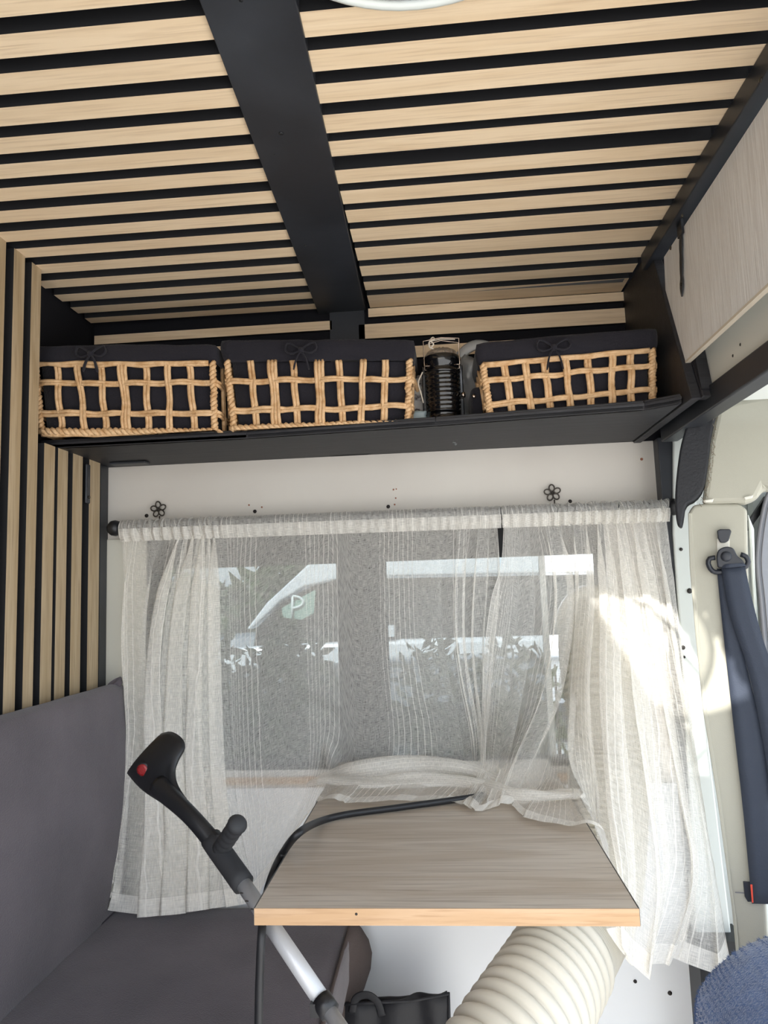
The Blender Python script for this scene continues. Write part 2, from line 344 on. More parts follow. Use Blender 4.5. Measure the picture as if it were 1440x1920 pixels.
# ------------------------------------------------------------------ shelf
SZ = 1.482
sh = thing('wall_shelf', (0, 1.55, SZ), 'long black plywood shelf above the window carrying the wicker baskets', 'shelf')
fl = [Vector((-.858,1.452,SZ)), Vector((-.40,1.452,SZ)), Vector((0,1.425,SZ)), Vector((.404,1.382,SZ)), Vector((.462,1.345,SZ))]
poly = fl + [Vector((.462,WY-.001,SZ)), Vector((-.858,WY-.001,SZ))]
MB().prism(poly, (0,0,.014)).build('shelf_board', BLKW, sh)
lip = MB()
for i in range(4):
    a, b = fl[i], fl[i+1]; lip.prism([a, b, b+Vector((0,.010,0)), a+Vector((0,.010,0))], (0,0,.019))
lip.build('front_lip', BLKW, sh, bevel=.002)
lp2 = MB()
for i in range(4):
    a, b = fl[i]+Vector((0,-.004,.007)), fl[i+1]+Vector((0,-.004,.007)); lp2.prism([a, b, b+Vector((0,.004,0)), a+Vector((0,.004,0))], (0,0,.006))
lp2.build('lip_bead', BLKW, sh, bevel=.001)
ep = MB().prism([(.465,WY-.001,SZ-.004),(.465,WY-.001,CZ),(.465,1.465,CZ),(.465,1.300,SZ-.004)], (.018,0,0)).build('end_panel', BLKW, sh, bevel=.002)
MB().prism([(.483,1.462,CZ-.01),(.483,1.492,CZ-.01),(.483,1.325,SZ-.002),(.483,1.296,SZ-.002)], (.020,0,0)).build('panel_edging', BLKW, sh, bevel=.003)
MB().box(-.79,-.70,1.63,1.66,SZ-.006,SZ-.0005).build('hinge_leaf', BLK, sh, bevel=.002)

# ------------------------------------------------------------------ window
win = struct(MB().box(wx0-.01, wx0+.008, WY-.004, WY+.055, wz0, wz1).box(.365, wx1+.01, WY-.004, WY+.055, wz0, wz1)
    .box(wx0, wx1, WY-.004, WY+.055, 1.222, wz1+.004).box(wx0, wx1, WY-.004, WY+.055, wz0-.004, wz0+.012)
    .box(-.254, -.137, WY-.002, WY+.055, wz0, wz1).build('window_1', MDF))
MB().box(wx0+.008, -.254, WY+.03, WY+.034, wz0+.012, 1.222).build('pane', TINT, win)
MB().box(-.137, .240, WY+.03, WY+.034, wz0+.012, 1.222).build('pane', TINT, win)
MB().box(.232, .246, WY+.024, WY+.040, wz0+.012, 1.222).build('pane_edge', METW, win)
MB().box(wx0, .40, WY-.012, WY-.001, .727, .742).build('sill', mat('grey sill', S('bdbab4'), .6), win)
MB().box(wx0, .40, WY-.016, WY-.001, .711, .727).build('sill_strip', WE, win)

# ------------------------------------------------------------------ table
tb = thing('wall_table', (-.02, 1.3, .741), 'rectangular grey oak table with a pale front edge fixed under the window', 'table')
MB().box(-.252, .218, .922, WY-.02, .741, .760).build('tabletop', WT, tb)
MB().box(-.2525, .2185, .9205, .922, .7405, .7604).build('edge_band', WE, tb)
MB().box(-.18, .15, WY-.05, WY-.0005, .700, .741).build('wall_cleat', WE, tb)
MB().lathe([(.0018,0),(.0012,.0006)], PY(668,1714,.9205), 8, (0,-1,0)).build('screw', HOLE, tb)
MB().box(.2185, .2195, .922, WY-.02, .7405, .7604).build('edge_trim', mat('dark edge trim', S('5a5a58'), .6), tb)
MB().box(-.2535, -.2525, .922, WY-.02, .7405, .7604).build('edge_trim', bpy.data.materials['dark edge trim'], tb)

# ------------------------------------------------------------------ sofa bench
def cushion(x0, x1, y0, y1, z0, z1, r, n=22, wr=.006, seed=0):
    b = bmesh.new(); bmesh.ops.create_cube(b, size=1)
    bmesh.ops.subdivide_edges(b, edges=b.edges[:], cuts=n, use_grid_fill=True)
    c = Vector(((x0+x1)/2,(y0+y1)/2,(z0+z1)/2)); h = Vector(((x1-x0)/2,(y1-y0)/2,(z1-z0)/2))
    vs = []
    for v in b.verts:
        p = Vector((v.co.x*2*h.x, v.co.y*2*h.y, v.co.z*2*h.z)); q = Vector([max(-(h[i]-r), min(h[i]-r, p[i])) for i in range(3)])
        d = p-q; 
        if d.length > 1e-6: p = q+d.normalized()*r
        p += c
        k = wr*(nz(p.x*5+seed, p.y*5, p.z*5)+.5*nz(p.x*13, p.y*13+seed, p.z*13)); nn = (p-c); nn = Vector((nn.x/h.x, nn.y/h.y, nn.z/h.z)).normalized()
        vs.append(p+nn*k)
    b.verts.index_update(); m = MB(); m.add(vs, [tuple(v.index for v in f.verts) for f in b.faces], 0, True); b.free(); return m
sf = thing('bench_sofa', (-.5, 1.1, 0), 'charcoal cloth bench sofa against the slatted wall beside the window', 'sofa')
cushion(-.80, -.225, .45, 1.665, .33, .462, .035, 26, .006, 2).build('seat', SOFA, sf)
# backrest: leaning pad, thicker towards the room end
bk = cushion(-.808, -.758, .45, 1.682, .44, .955, .025, 26, .004, 5)
for v in bk.v:
    k = max(0, (1.682-v.y))/1.2
    v.z += -.002*k
    if v.x > -.79: v.x += .012*math.sin(min(1, max(0, (v.z-.44)/.5))*PI) - .01*k
bk.build('backrest', SOFA, sf)
# loose cover hanging over the front with a flared corner by the window
rows = []
for i in range(26):
    t = i/25; y = 1.60-1.15*t; rr = []
    for k in range(16):
        s = k/15; z = .455-.44*s
        fl_ = .045*math.exp(-((t)/.06)**2)*math.sin(min(1, s*2.2)*PI)
        x = -.226 + .004*math.sin(y*40+s*3)*s + fl_ - .05*s + .012*math.sin(y*17)*s
        yy = y + (.035*math.sin(min(1,s*2.5)*PI) - .09*max(0, s-.25))*math.exp(-(t/.10)**2)
        rr.append(Vector((x, yy, z)))
    rows.append(rr)
MB().grid(rows).build('skirt', SKIRT, sf, solid=.003)
cr = MB()
rows = []
for i in range(14):
    rr = []
    for k in range(18):
        th = 2*PI*k/18; t = i/13; r = .026*math.sin(PI*min(1, t*.9+.1))**.6*(1+.25*math.sin(th*3+t*4)+.2*math.sin(th*5-t*6))
        rr.append(Vector((-.800+.03*t+r*.55*math.cos(th), 1.655+r*math.sin(th)*.7, .925+.045*t)))
    rows.append(rr)
cr.grid(rows, closed_u=True).build('gathered_corner', SOFA, sf)
sm_ = MB().tube(catmull([(-.757,1.66,.462),(-.768,1.3,.463),(-.772,.9,.461),(-.775,.5,.462)], 30), .004, 6).build('seam', mat('seam', S('39353b'), .9), sf)
# bench box
MB().box(-.80, -.26, .45, 1.66, 0, .33).build('bench_box', WHT, sf)

# ------------------------------------------------------------------ baskets
def rope(b, pts, r, turns, n=6, strands=2):
    """two strands twisted round each other"""
    N = len(pts)
    for k in range(strands):
        q = []
        for i, p in enumerate(pts):
            t = (pts[min(i+1, N-1)]-pts[max(i-1, 0)]).normalized(); a = t.orthogonal().normalized() if abs(t.y) > .9 else t.cross(Vector((0,1,0))).normalized(); c = t.cross(a)
            th = 2*PI*turns*i/(N-1)+2*PI*k/strands; q.append(p+(a*math.cos(th)+c*math.sin(th))*r*.62)
        b.tube(q, [r*.78*(1+.12*nz(i*.6, k*9)) for i in range(N)], n)
def basket(tl, tr, bl, br, depth, seed, label, ncol, cuff_h, rows_z, tieu, splitcols, toprail):
    """front face corners (3-D); vertical stakes, paired weavers, twisted rims, lining with a turned-over cuff"""
    rnd = random.Random(seed)
    tl, tr, bl, br = map(Vector, (tl, tr, bl, br))
    out_ = (tr-tl).cross(bl-tl).normalized()
    if out_.y > 0: out_ = -out_
    back = -out_*depth; back.z = 0
    def F(u, v, off=0): return bl.lerp(br, u).lerp(tl.lerp(tr, u), v) + out_*off
    root = thing('wicker_basket', (bl+br)/2 + back*.5, label, 'basket', 'lined wicker baskets on the shelf')
    # lining body
    lb = MB(); rows = []
    for j in range(9):
        v = .03+.97*j/8; ring = []
        per = [(u/10, 0) for u in range(10)] + [(1, d/6) for d in range(6)] + [(1-u/10, 1) for u in range(10)] + [(0, 1-d/6) for d in range(6)]
        for (u, d) in per:
            p = F(.02+.96*u, v, -.006) + back*d*.95
            k = .003*nz(p.x*25, p.z*25, seed+p.y*20); p += out_*k; ring.append(p)
        rows.append(ring)
    lb.grid(rows, closed_u=True); n0 = len(rows[0]); lb.f.append(tuple(range(n0))[::-1]); lb.m.append(0); lb.sm.append(False)
    lb.build('lining', LIN, root)
    # cuff: folded over the rim, slightly puffy
    h = (tl-bl).length; cu = MB(); rows = []
    for j in range(12):
        s = j/11; ring = []
        for (u, d) in [(u/24, 0) for u in range(24)] + [(1, dd/8) for dd in range(8)] + [(1-u/24, 1) for u in range(24)] + [(0, 1-dd/8) for dd in range(8)]:
            if s < .75: v = .985 + (cuff_h/h)*(s/.75); off = .007+.004*math.sin(s/.75*PI)
            else: v = .985+cuff_h/h - .004*((s-.75)*4); off = .007-.03*(s-.75)*4
            p = F(u, v) + back*d
            cdir = (p - (F(.5, v)+back*.5)); cdir.z = 0
            e = min(u, 1-u, 1) if d in (0, 1) else 0
            sq = Vector((cdir.x/ (abs((tr-tl).length)/2), cdir.y/(depth/2), 0))
            p += cdir.normalized()*off; p.z += .003*nz(p.x*14, seed, 0) - (.008*max(0, abs(sq.x)-.93)*max(0, s-.4)*10)
            p += cdir.normalized()*.003*nz(p.x*30, p.z*40, seed)
            ring.append(p)
        rows.append(ring)
    cuo = cu.grid(rows, closed_u=True).build('cuff', LIN, root, solid=.002)
    # bow tied on the cuff
    bw = MB(); c0 = F(tieu, 1.0+.35*cuff_h/h, .020)
    for sx, dz in ((-1,.006),(1,.004)):
        lp_ = [c0+Vector((sx*x, 0, z)) for x, z in ((0,0),(.012,.010),(.028,.012+dz),(.033,.002),(.020,-.006),(0,0))]
        bw.tube(catmull(lp_, 16), .0042, 6, flat=.45)
        tl_ = [c0, c0+Vector((sx*.010,-.001,-.018)), c0+Vector((sx*.016,-.001,-.036-.01*rnd.random()))]
        bw.tube(catmull(tl_, 8), [.004,.0045,.005,.005,.0055,.006,.006,.004], 6, flat=.35)
    bw.ball(c0, .007, 10); bw.build('bow', LIN, cuo)
    R = .0041
    # stakes
    for i in range(ncol):
        u = (i+1)/(ncol+1) + rnd.uniform(-.008, .008); lean = rnd.uniform(-.018, .018)
        st = MB(); ns_ = 3 if i in splitcols else 2
        for k in range(ns_):
            off = (k-(ns_-1)/2)*R*1.75; q = []
            for j in range(18):
                v = j/17*1.0; cr_ = .008*math.sin(PI*2*(v*1.5)+(0 if i % 2 else PI)) 
                p = F(u+lean*(v-.5), v, .006+cr_*.5); sq = 1-.45*math.exp(-((v-.5)/.2)**2)*(rnd.random()*.2+.4 if i % 2 else .1)
                p += (br-bl).normalized()*(off*sq + .0015*nz(v*4, i, seed)); q.append(p)
            st.tube(q, [R*(1+.15*nz(j*.9, k+i*3, seed)) for j in range(18)], 7)
        st.build('stake', WICK, root)
    # paired weavers
    for wi, v0 in enumerate(rows_z):
        b_ = MB()
        for k in (-1, 1):
            q = []
            for j in range(50):
                u = j/49; cr_ = math.sin(PI*(u*(ncol+1))+ (PI if wi % 2 else 0))
                p = F(u, v0 + .035*nz(u*4, wi*5, seed) + k*(.022 if not (wi == 1 and u < .3) else .030)*(.8+.35*nz(u*7, k, seed+wi)), .006+.0045*cr_); q.append(p)
            b_.tube(q, [R*(1+.18*nz(j*.5, k, seed+wi)) for j in range(50)], 7)
        b_.build('weaver', WICK, root)
    if toprail:
        b_ = MB(); b_.tube([F(j/29*.97+.01, .985+.02*nz(j*.2, 3, seed), .009) for j in range(30)], R, 7)
        b_.tube([F(j/29*.97+.01, .955+.03*nz(j*.25, 8, seed), .008) for j in range(30)], R, 7); b_.build('top_rail', WICK, root)
    # twisted corner posts and bottom rim
    for u in (0, 1):
        b_ = MB(); rope(b_, [F(u, v/39, .004) + Vector((.003*nz(v*.2, u*5, seed), 0, 0)) for v in range(40)], .0062, 8); b_.build('corner_post', WICK, root)
    b_ = MB(); rope(b_, [F(v/89, .01+.012*nz(v*.06, 2, seed), .006) for v in range(90)], .0068, 15); b_.build('bottom_rim', WICK, root)
    b_ = MB(); b_.tube([F(v/59, -.035+.02*nz(v*.12, 6, seed), .004) for v in range(60)], R*1.1, 7); b_.build('base_strand', WICK, root)
    # side faces: same weave, simpler
    for u, sx in ((0, -1), (1, 1)):
        b_ = MB()
        for d in (.2, .4, .6, .8, 1):
            for k in (-.5, .5):
                b_.tube([F(u, v, 0)+back*d+Vector((sx*.006, k*R*1.9, 0)) for v in (0, .3, .6, 1)], R, 6)
        for v0 in rows_z:
            for k in (-1, 1): b_.tube([F(u, v0+k*.025, .004)+back*d+Vector((sx*(.006+.003*math.sin(d*16)), 0, 0)) for d in [x/12 for x in range(13)]], R, 6)
        b_.tube([F(u, .02, .004)+back*d+Vector((sx*.006, 0, 0)) for d in (0, .5, 1)], .006, 6)
        # carrying handle loop
        b_.tube(catmull([F(u, .80, 0)+back*.25+Vector((sx*.008,0,0)), F(u, .62, 0)+back*.38+Vector((sx*.018,0,0)), F(u, .6, 0)+back*.6+Vector((sx*.018,0,0)), F(u, .8, 0)+back*.75+Vector((sx*.008,0,0))], 14), .005, 7)
        b_.build('side_weave', WICK, root)
    for ch in root.children_recursive:                    # nothing sinks into the shelf board
        zo = SZ+.0148-WORLD[ch.name].z
        for v in ch.data.vertices: v.co.z = max(v.co.z, zo)
    return root
B1 = 1.435
basket(PY(68,682,B1), PY(400,680,B1), PY(80,812,B1), PY(404,812,B1), .22, 3,
       'leftmost wicker basket with black lining, against the slatted wall', 7, .042, (.70,.27), .34, (3,), True)
B2 = 1.445
basket(PY(427,678,B2), PY(768,676,B2), PY(441,806,B2), PY(765,796,B2), .21, 11,
       'middle wicker basket with black lining, between the leftmost one and the black lantern', 7, .050, (.70,.27), .42, (1,3), False)
B3 = 1.43
basket(PY(905,684,B3), PY(1222,656,B3), PY(921,790,B3), PY(1222,760,B3), .21, 23,
       'rightmost wicker basket with black lining, beside the shelf end panel', 7, .048, (.70,.27), .42, (), True)

# ------------------------------------------------------------------ lantern and clutter
LY = 1.50; lc = PY(833, 790, LY); lc.z = SZ+.016
LA = thing('camping_lantern', lc, 'glossy black ribbed camping lantern with a clear dome and wire handle', 'lantern')
pr = [(.036,0),(.041,.002),(.041,.010),(.038,.013),(.038,.026)]
z = .026
for i in range(9): pr += [(.0385,z),(.0362,z+.003),(.0362,z+.006),(.0385,z+.009)]; z += .0095
pr += [(.040,z),(.040,z+.004),(.037,z+.006),(.037,z+.014),(.041,z+.018),(.042,z+.034),(.040,z+.038),(.037,z+.039)]
ztop = z+.039
MB().lathe(pr, lc, 40).build('body', GLB, LA)
dm = [(.036, ztop-.002)]+[(.036*math.cos(a*PI/2/8), ztop+.020*math.sin(a*PI/2/8)) for a in range(9)]
MB().lathe(dm, lc, 32).build('dome', DOMEG, LA)
rb = MB()
for k in range(14):
    th = 2*PI*k/14
    rb.tube([lc+Vector((.0362*math.cos(a*PI/2/6)*math.cos(th), .0362*math.cos(a*PI/2/6)*math.sin(th), ztop+.0205*math.sin(a*PI/2/6))) for a in range(7)], .0009, 4)
rb.build('dome_rib', DOMEG, LA)
for sx in (-1, 1):
    MB().box(lc.x+sx*.040-.004, lc.x+sx*.040+.004, lc.y-.008, lc.y+.008, lc.z+.01, lc.z+ztop-.02).build('side_rail', GLB, LA, bevel=.002)
hw = .037
for s in (0, 1):
    dy = -.030 if s == 0 else -.002
    pts = [lc+Vector((-hw+.012,dy-.012,ztop-.030)), lc+Vector((-hw,dy-.012,ztop-.030)), lc+Vector((-hw-.001,dy-.008,ztop+.026)), lc+Vector((0,dy-.012,ztop+.030+.004*s)), lc+Vector((hw+.001,dy-.008,ztop+.028)), lc+Vector((hw,dy-.012,ztop-.030)), lc+Vector((hw-.012,dy-.012,ztop-.030))]
    MB().tube(pts, .0011, 6).build('wire_handle', CHR, LA)
kn = MB(); kc = lc+Vector((-.020, -.03, ztop+.028))
kn.tube(catmull([kc+Vector(v) for v in ((-.004,0,-.016),(.004,-.004,-.008),(-.003,-.004,0),(.003,0,.008),(.006,-.003,.002),(-.004,-.005,-.002),(-.005,0,-.012),(.003,-.003,-.018))], 40), .0017, 6)
kn.tube([kc, kc+Vector((.02,-.001,.003)), kc+Vector((.05,0,.001))], .0012, 5)
kn.build('string_knot', STR, LA)
MB().tube(catmull([lc+Vector(v) for v in ((-.042,-.01,.118),(-.052,-.012,.095),(-.047,-.014,.07),(-.043,-.01,.05))], 20), .0016, 6).build('string_loop', STR, LA)
MB().lathe([(.006,0),(.006,.006),(.003,.007)], lc+Vector((.040,-.012,.062)), 12, (1,-.4,0)).build('knob', CHR, LA)

def crumple(c, sx, sy, sz, amp, seed, fr=1.0, n=26):
    rows = []
    for i in range(n+1):
        ph = PI*i/n; rr = []
        for k in range(n*2):
            th = 2*PI*k/(n*2); d = Vector((math.sin(ph)*math.cos(th), math.sin(ph)*math.sin(th), math.cos(ph)))
            dd = Vector([abs(a)**.6*(1 if a > 0 else -1) for a in d]); dd = dd*(1/max(1e-6, max(abs(a) for a in dd)))**.4
            r = 1+amp*(nz(d.x*2*fr+seed, d.y*2*fr, d.z*2*fr)+.6*abs(nz(d.x*5*fr, d.y*5*fr+seed, d.z*5*fr)))
            rr.append(Vector(c)+Vector((dd.x*sx*r, dd.y*sy*r, dd.z*sz*r)))
        rows.append(rr)
    return MB().grid(rows, closed_u=True)
b0 = PY(888, 775, 1.60); b0.z = SZ+.10
pb = thing('plastic_bag', b0-Vector((0,0,.085)), 'crumpled translucent plastic bag behind the black lantern on the shelf', 'bag')
crumple(b0, .042, .035, .078, .5, 4, 1.2).build('bag_body', BAGP, pb)
hb = catmull([b0+Vector(v) for v in ((-.035,-.01,.05),(-.025,-.015,.095),(.01,-.02,.118),(.05,-.02,.105),(.062,-.015,.07),(.045,-.01,.04))], 30)
MB().tube(hb, .012, 8, flat=.12, flatdir=(0,1,0)).build('bag_handle', BAGP, pb)
k0 = PY(898, 790, 1.50)
pc = thing('storage_pouch', (k0.x, 1.50, SZ+.015), 'small black cloth pouch between the lantern and the rightmost basket', 'pouch')
cushion(k0.x-.018, k0.x+.024, 1.47, 1.56, SZ+.015, SZ+.092, .014, 10, .004, 8).build('pouch_body', LIN, pc)
MB().lathe([(.004,0),(.004,.004),(.002,.005)], (k0.x-.010,1.468,SZ+.068), 10, (0,-1,0)).build('snap', CHR, pc)
FLO = mat('white cloth with dark flowers', S('a9a6a3'), .9, var=(S('3a3436'), (45, 45, 45), .52, .6), bump=((90, 90, 90), .5))
c0 = PY(784, 755, 1.53)
tag(crumple((c0.x+.002, 1.545, SZ+.016+.062), .015, .03, .060, .25, 9, 1.0, 18).build('patterned_cloth', FLO), 'folded patterned cloth squeezed between the middle basket and the lantern', 'cloth')
tag(crumple((c0.x+.002, 1.497, SZ+.016+.016), .017, .012, .016, .3, 12, 1.0, 14).build('tissue_packet', mat('pale blue film', S('93a3a8'), .35)), 'small pale blue packet at the lantern foot on the shelf', 'packet')

# ------------------------------------------------------------------ curtain rod, hooks
RY, RZ = 1.650, 1.322
rd = thing('curtain_rod', (0, RY, RZ), 'round black curtain rod running above the window', 'curtain rod')
ra, rb_ = PY(226, 990, RY), PY(1252, 951, RY)
MB().tube([ra, rb_], .0150, 20).build('pole', BLK, rd)
for p, sx in ((ra, -1), (rb_, 1)):
    MB().lathe([(.011,0),(.017,.004),(.0195,.012),(.018,.022),(.011,.030),(.003,.033)], p, 20, (sx,0,0)).build('finial', PLB, rd)
for px in (262, 1080):
    c = PY(px, 985 if px < 500 else 958, RY); MB().box(c.x-.006, c.x+.006, RY, WY-.0005, c.z-.006, c.z+.006).build('bracket', BLK, rd)
for i, (px, py, lab) in enumerate(((297, 955, 'left flower-shaped dark metal hook on the white wall above the curtain'), (1036, 924, 'right flower-shaped dark metal hook on the white wall, nearer the seat belt pillar'))):
    c = PY(px, py, 1.690); hk = thing('flower_hook', c, lab, 'hook', 'flower curtain hooks')
    pe = MB()
    for k in range(5):
        th = PI/2+2*PI*k/5+.1; cc = c+Vector((.0118*math.cos(th), 0, .0118*math.sin(th))); t_ = Vector((math.cos(th),0,math.sin(th))); s_ = Vector((-t_.z,0,t_.x))
        MB().tube([cc+t_*.0078*math.cos(a)+s_*.0062*math.sin(a) for a in [2*PI*j/16 for j in range(16)]], .0017, 6, closed=True).build('petal', IRON, hk)
    MB().ball(c, .003, 10).build('centre', IRON, hk)
    st_, sb_ = c+Vector((.003,0,-.017)), c+Vector((.003,-.012,-.060))
    MB().tube(catmull([st_, st_+Vector((0,-.002,-.02)), sb_, sb_+Vector((0,-.014,.012))], 14), .0017, 6).build('shank', IRON, hk)
    MB().tube([c+Vector((0,.004,-.03)), c+Vector((0,.0098,-.03))], .003, 8).build('wall_pin', IRON, hk)

# ------------------------------------------------------------------ curtains
FS, FA = .58, 1.7
def curtain(strands, NU, NV, seed, FS=FS):
    """strands: (u metres on the cloth, fold cycles, amplitude top, amplitude bottom, [(px,py,y)...]) left to right"""
    st = [(u, ph*FS, at*FA, ab*FA, catmull([PY(pts[0][0], 990-(pts[0][0]-226)*39/1026+13, pts[0][2])]+[PY(x, y, d) for x, y, d in pts[1:-1]]+[PZ(pts[-1][0], pts[-1][1], .767) if (590 < pts[-1][0] < 1139 and pts[-1][1] < 1570) else PY(*pts[-1])], NV)) for u, ph, at, ab, pts in strands]
    rows = []; uvs = []
    for j in range(NV):
        v = j/(NV-1)
        line = [Vector((s[4][j].x, s[4][j].y, s[4][j].z)) for s in st]
        row = []
        for i in range(NU):
            t = i/(NU-1)*(len(st)-1); k = min(int(t), len(st)-2); f = t-k
            a = line[max(k-1,0)]; b = line[k]; c = line[k+1]; d = line[min(k+2,len(st)-1)]
            p = b.lerp(c, f)*.45 + .55*.5*((2*b)+(c-a)*f+(2*a-5*b+4*c-d)*f*f+(3*b-a-3*c+d)*f**3)
            tg = (c-b).normalized() if (c-b).length > 1e-6 else Vector((1,0,0))
            dn = (st[k][4][min(j+1,NV-1)]-st[k][4][max(j-1,0)]).normalized()
            nn = tg.cross(dn); nn = nn.normalized() if nn.length > 1e-5 else Vector((0,-1,0))
            if nn.y > 0: nn = -nn
            ph = st[k][1]+(st[k+1][1]-st[k][1])*f; u = st[k][0]+(st[k+1][0]-st[k][0])*f
            at = st[k][2]+(st[k+1][2]-st[k][2])*f; ab = st[k][3]+(st[k+1][3]-st[k][3])*f
            am = (at+(ab-at)*v)*min(1, .25+v*5)
            w_ = 2*PI*ph + 1.5*nz(v*1.1+seed, ph*.35) + .3*nz(v*3, ph*.8+seed)
            p = p + nn*(am*(math.sin(w_)+.18*math.sin(2*w_+v*3))) + tg*(am*1.7*math.sin(2*w_+.5))
            p += nn*.0016*nz(u*30, v*22, seed)
            if -.30 < p.x < .222 and p.y > .9: p.z = max(p.z, .7665 - max(0, -.252-p.x)*6)
            if p.x < -.23 and p.y < 1.67: p.z = max(p.z, .468 + .004*(1+math.sin(w_)))
            row.append(p); uvs.append((u, (1-v)*.9))
        rows.append(row)
    # hem distance in metres from the bottom
    uvs2 = []
    for j in range(NV):
        for i in range(NU): uvs2.append([uvs[j*NU+i][0], 0])
    for i in range(NU):
        L = 0
        for j in range(NV-1, -1, -1):
            if j < NV-1: L += (rows[j][i]-rows[j+1][i]).length
            uvs2[j*NU+i][1] = L
    m = MB().grid(rows); m.uv = [tuple(x) for x in uvs2]; return m
def gap(us, k): return us
TY = 1.648
left_c = [
 (0.00, 0.0, .002, .006, [(229,1003,TY),(229,1200,1.65),(236,1400,1.65),(226,1560,1.63),(213,1668,1.60)]),
 (0.10, 0.7, .004, .012, [(262,1003,TY),(250,1200,1.65),(262,1400,1.65),(250,1560,1.62),(232,1708,1.58)]),
 (0.26, 1.8, .006, .012, [(330,1003,TY),(298,1130,1.64),(282,1300,1.64),(288,1500,1.62),(276,1716,1.57)]),
 (0.42, 4.0, .007, .012, [(366,1003,TY),(338,1180,1.64),(330,1400,1.64),(335,1550,1.62),(330,1712,1.57)]),
 (0.58, 6.5, .007, .010, [(392,1003,TY),(388,1200,1.64),(392,1430,1.64),(400,1560,1.63),(400,1703,1.58)]),
 (0.70, 8.0, .005, .006, [(414,1003,TY),(412,1200,1.65),(424,1430,1.65),(440,1560,1.64),(470,1692,1.59)]),
 (0.84, 8.6, .001, .004, [(500,1003,1.652),(505,1200,1.655),(515,1440,1.655),(520,1540,1.64),(500,1650,1.58)]),
 (0.99, 9.1, .0006, .003, [(600,1003,1.652),(602,1200,1.655),(604,1400,1.655),(580,1500,1.63),(540,1588,1.56)]),
 (1.08, 9.5, .0006, .0018, [(655,1003,1.652),(660,1200,1.655),(664,1400,1.655),(640,1450,1.62),(596,1503,1.43)]),
 (1.19, 10.0, .0006, .0018, [(720,1003,1.652),(726,1200,1.655),(742,1395,1.655),(720,1428,1.60),(650,1505,1.40)]),
 (1.30, 10.7, .0006, .0018, [(790,1003,1.652),(795,1200,1.655),(830,1395,1.655),(820,1432,1.59),(735,1503,1.38)]),
 (1.42, 12.0, .002, .0018, [(850,1003,1.65),(850,1200,1.652),(885,1400,1.65),(872,1445,1.58),(800,1500,1.38)]),
 (1.55, 14.0, .003, .0018, [(895,1003,1.65),(885,1200,1.65),(903,1380,1.64),(898,1450,1.55),(850,1503,1.37)]),
 (1.66, 16.0, .003, .0018, [(934,1003,1.65),(938,1060,1.65),(937,1130,1.65),(925,1250,1.64),(912,1390,1.62),(905,1450,1.52),(885,1517,1.34)]),
]
c1 = curtain(left_c, 380, 110, 3)
ct1 = tag(c1.build('sheer_curtain', SHEER, origin=(-.3,1.62,.5)), 'white sheer curtain gathered at its left end, hem resting on the sofa and tabletop', 'curtain', None)
right_c = [
 (0.00, 0.0, .002, .0025, [(944,1003,1.64),(939,1060,1.635),(920,1130,1.63),(903,1250,1.62),(900,1380,1.60),(898,1440,1.50),(868,1502,1.33)]),
 (0.12, 1.2, .003, .0025, [(975,1003,1.65),(975,1150,1.64),(955,1300,1.60),(935,1440,1.50),(893,1522,1.33)]),
 (0.26, 2.8, .004, .0025, [(1010,1001,1.65),(1030,1120,1.63),(1000,1300,1.58),(955,1430,1.48),(925,1514,1.33)]),
 (0.40, 4.6, .005, .0025, [(1042,1000,1.65),(1068,1110,1.62),(1045,1300,1.56),(985,1440,1.46),(956,1508,1.33)]),
 (0.48, 5.2, .004, .0025, [(1055,999,1.65),(1072,1120,1.63),(1052,1300,1.60),(1030,1450,1.50),(985,1532,1.31)]),
 (0.58, 5.8, .004, .0025, [(1066,998,1.65),(1076,1120,1.62),(1066,1300,1.58),(1062,1450,1.48),(1060,1549,1.30)]),
 (0.68, 6.6, .005, .0025, [(1082,997,1.650),(1090,1120,1.610),(1078,1300,1.510),(1075,1450,1.385),(1138,1562,1.215)]),
 (0.80, 7.6, .005, .004, [(1100,996,1.650),(1108,1120,1.600),(1098,1300,1.480),(1120,1500,1.355),(1140,1640,1.255),(1148,1752,1.225)]),
 (0.98, 9.4, .005, .005, [(1128,994,1.650),(1140,1120,1.590),(1142,1300,1.460),(1155,1500,1.335),(1170,1650,1.255),(1174,1792,1.225)]),
 (1.14, 11.5, .005, .006, [(1155,992,1.650),(1176,1120,1.590),(1190,1300,1.470),(1210,1500,1.345),(1222,1660,1.275),(1204,1824,1.235)]),
 (1.28, 13.8, .005, .007, [(1178,990,1.650),(1205,1120,1.600),(1232,1300,1.490),(1262,1500,1.385),(1275,1640,1.335),(1226,1808,1.285)]),
 (1.42, 15.6, .005, .008, [(1200,988,1.650),(1228,1120,1.610),(1256,1300,1.520),(1290,1500,1.445),(1310,1650,1.415),(1262,1800,1.395)]),
 (1.56, 17.2, .004, .007, [(1222,986,1.650),(1248,1120,1.630),(1276,1300,1.550),(1306,1500,1.485),(1326,1650,1.455),(1335,1822,1.435)]),
 (1.66, 18.4, .003, .005, [(1246,984,1.650),(1262,1100,1.650),(1290,1300,1.570),(1318,1500,1.515),(1344,1660,1.485),(1364,1798,1.465)]),
]
c2 = curtain(right_c, 400, 110, 17, .36)
ct2 = tag(c2.build('sheer_curtain', SHEER3, origin=(.4,1.5,.5)), 'white sheer curtain bunched at its right end, hanging over the cream hose', 'curtain', None)
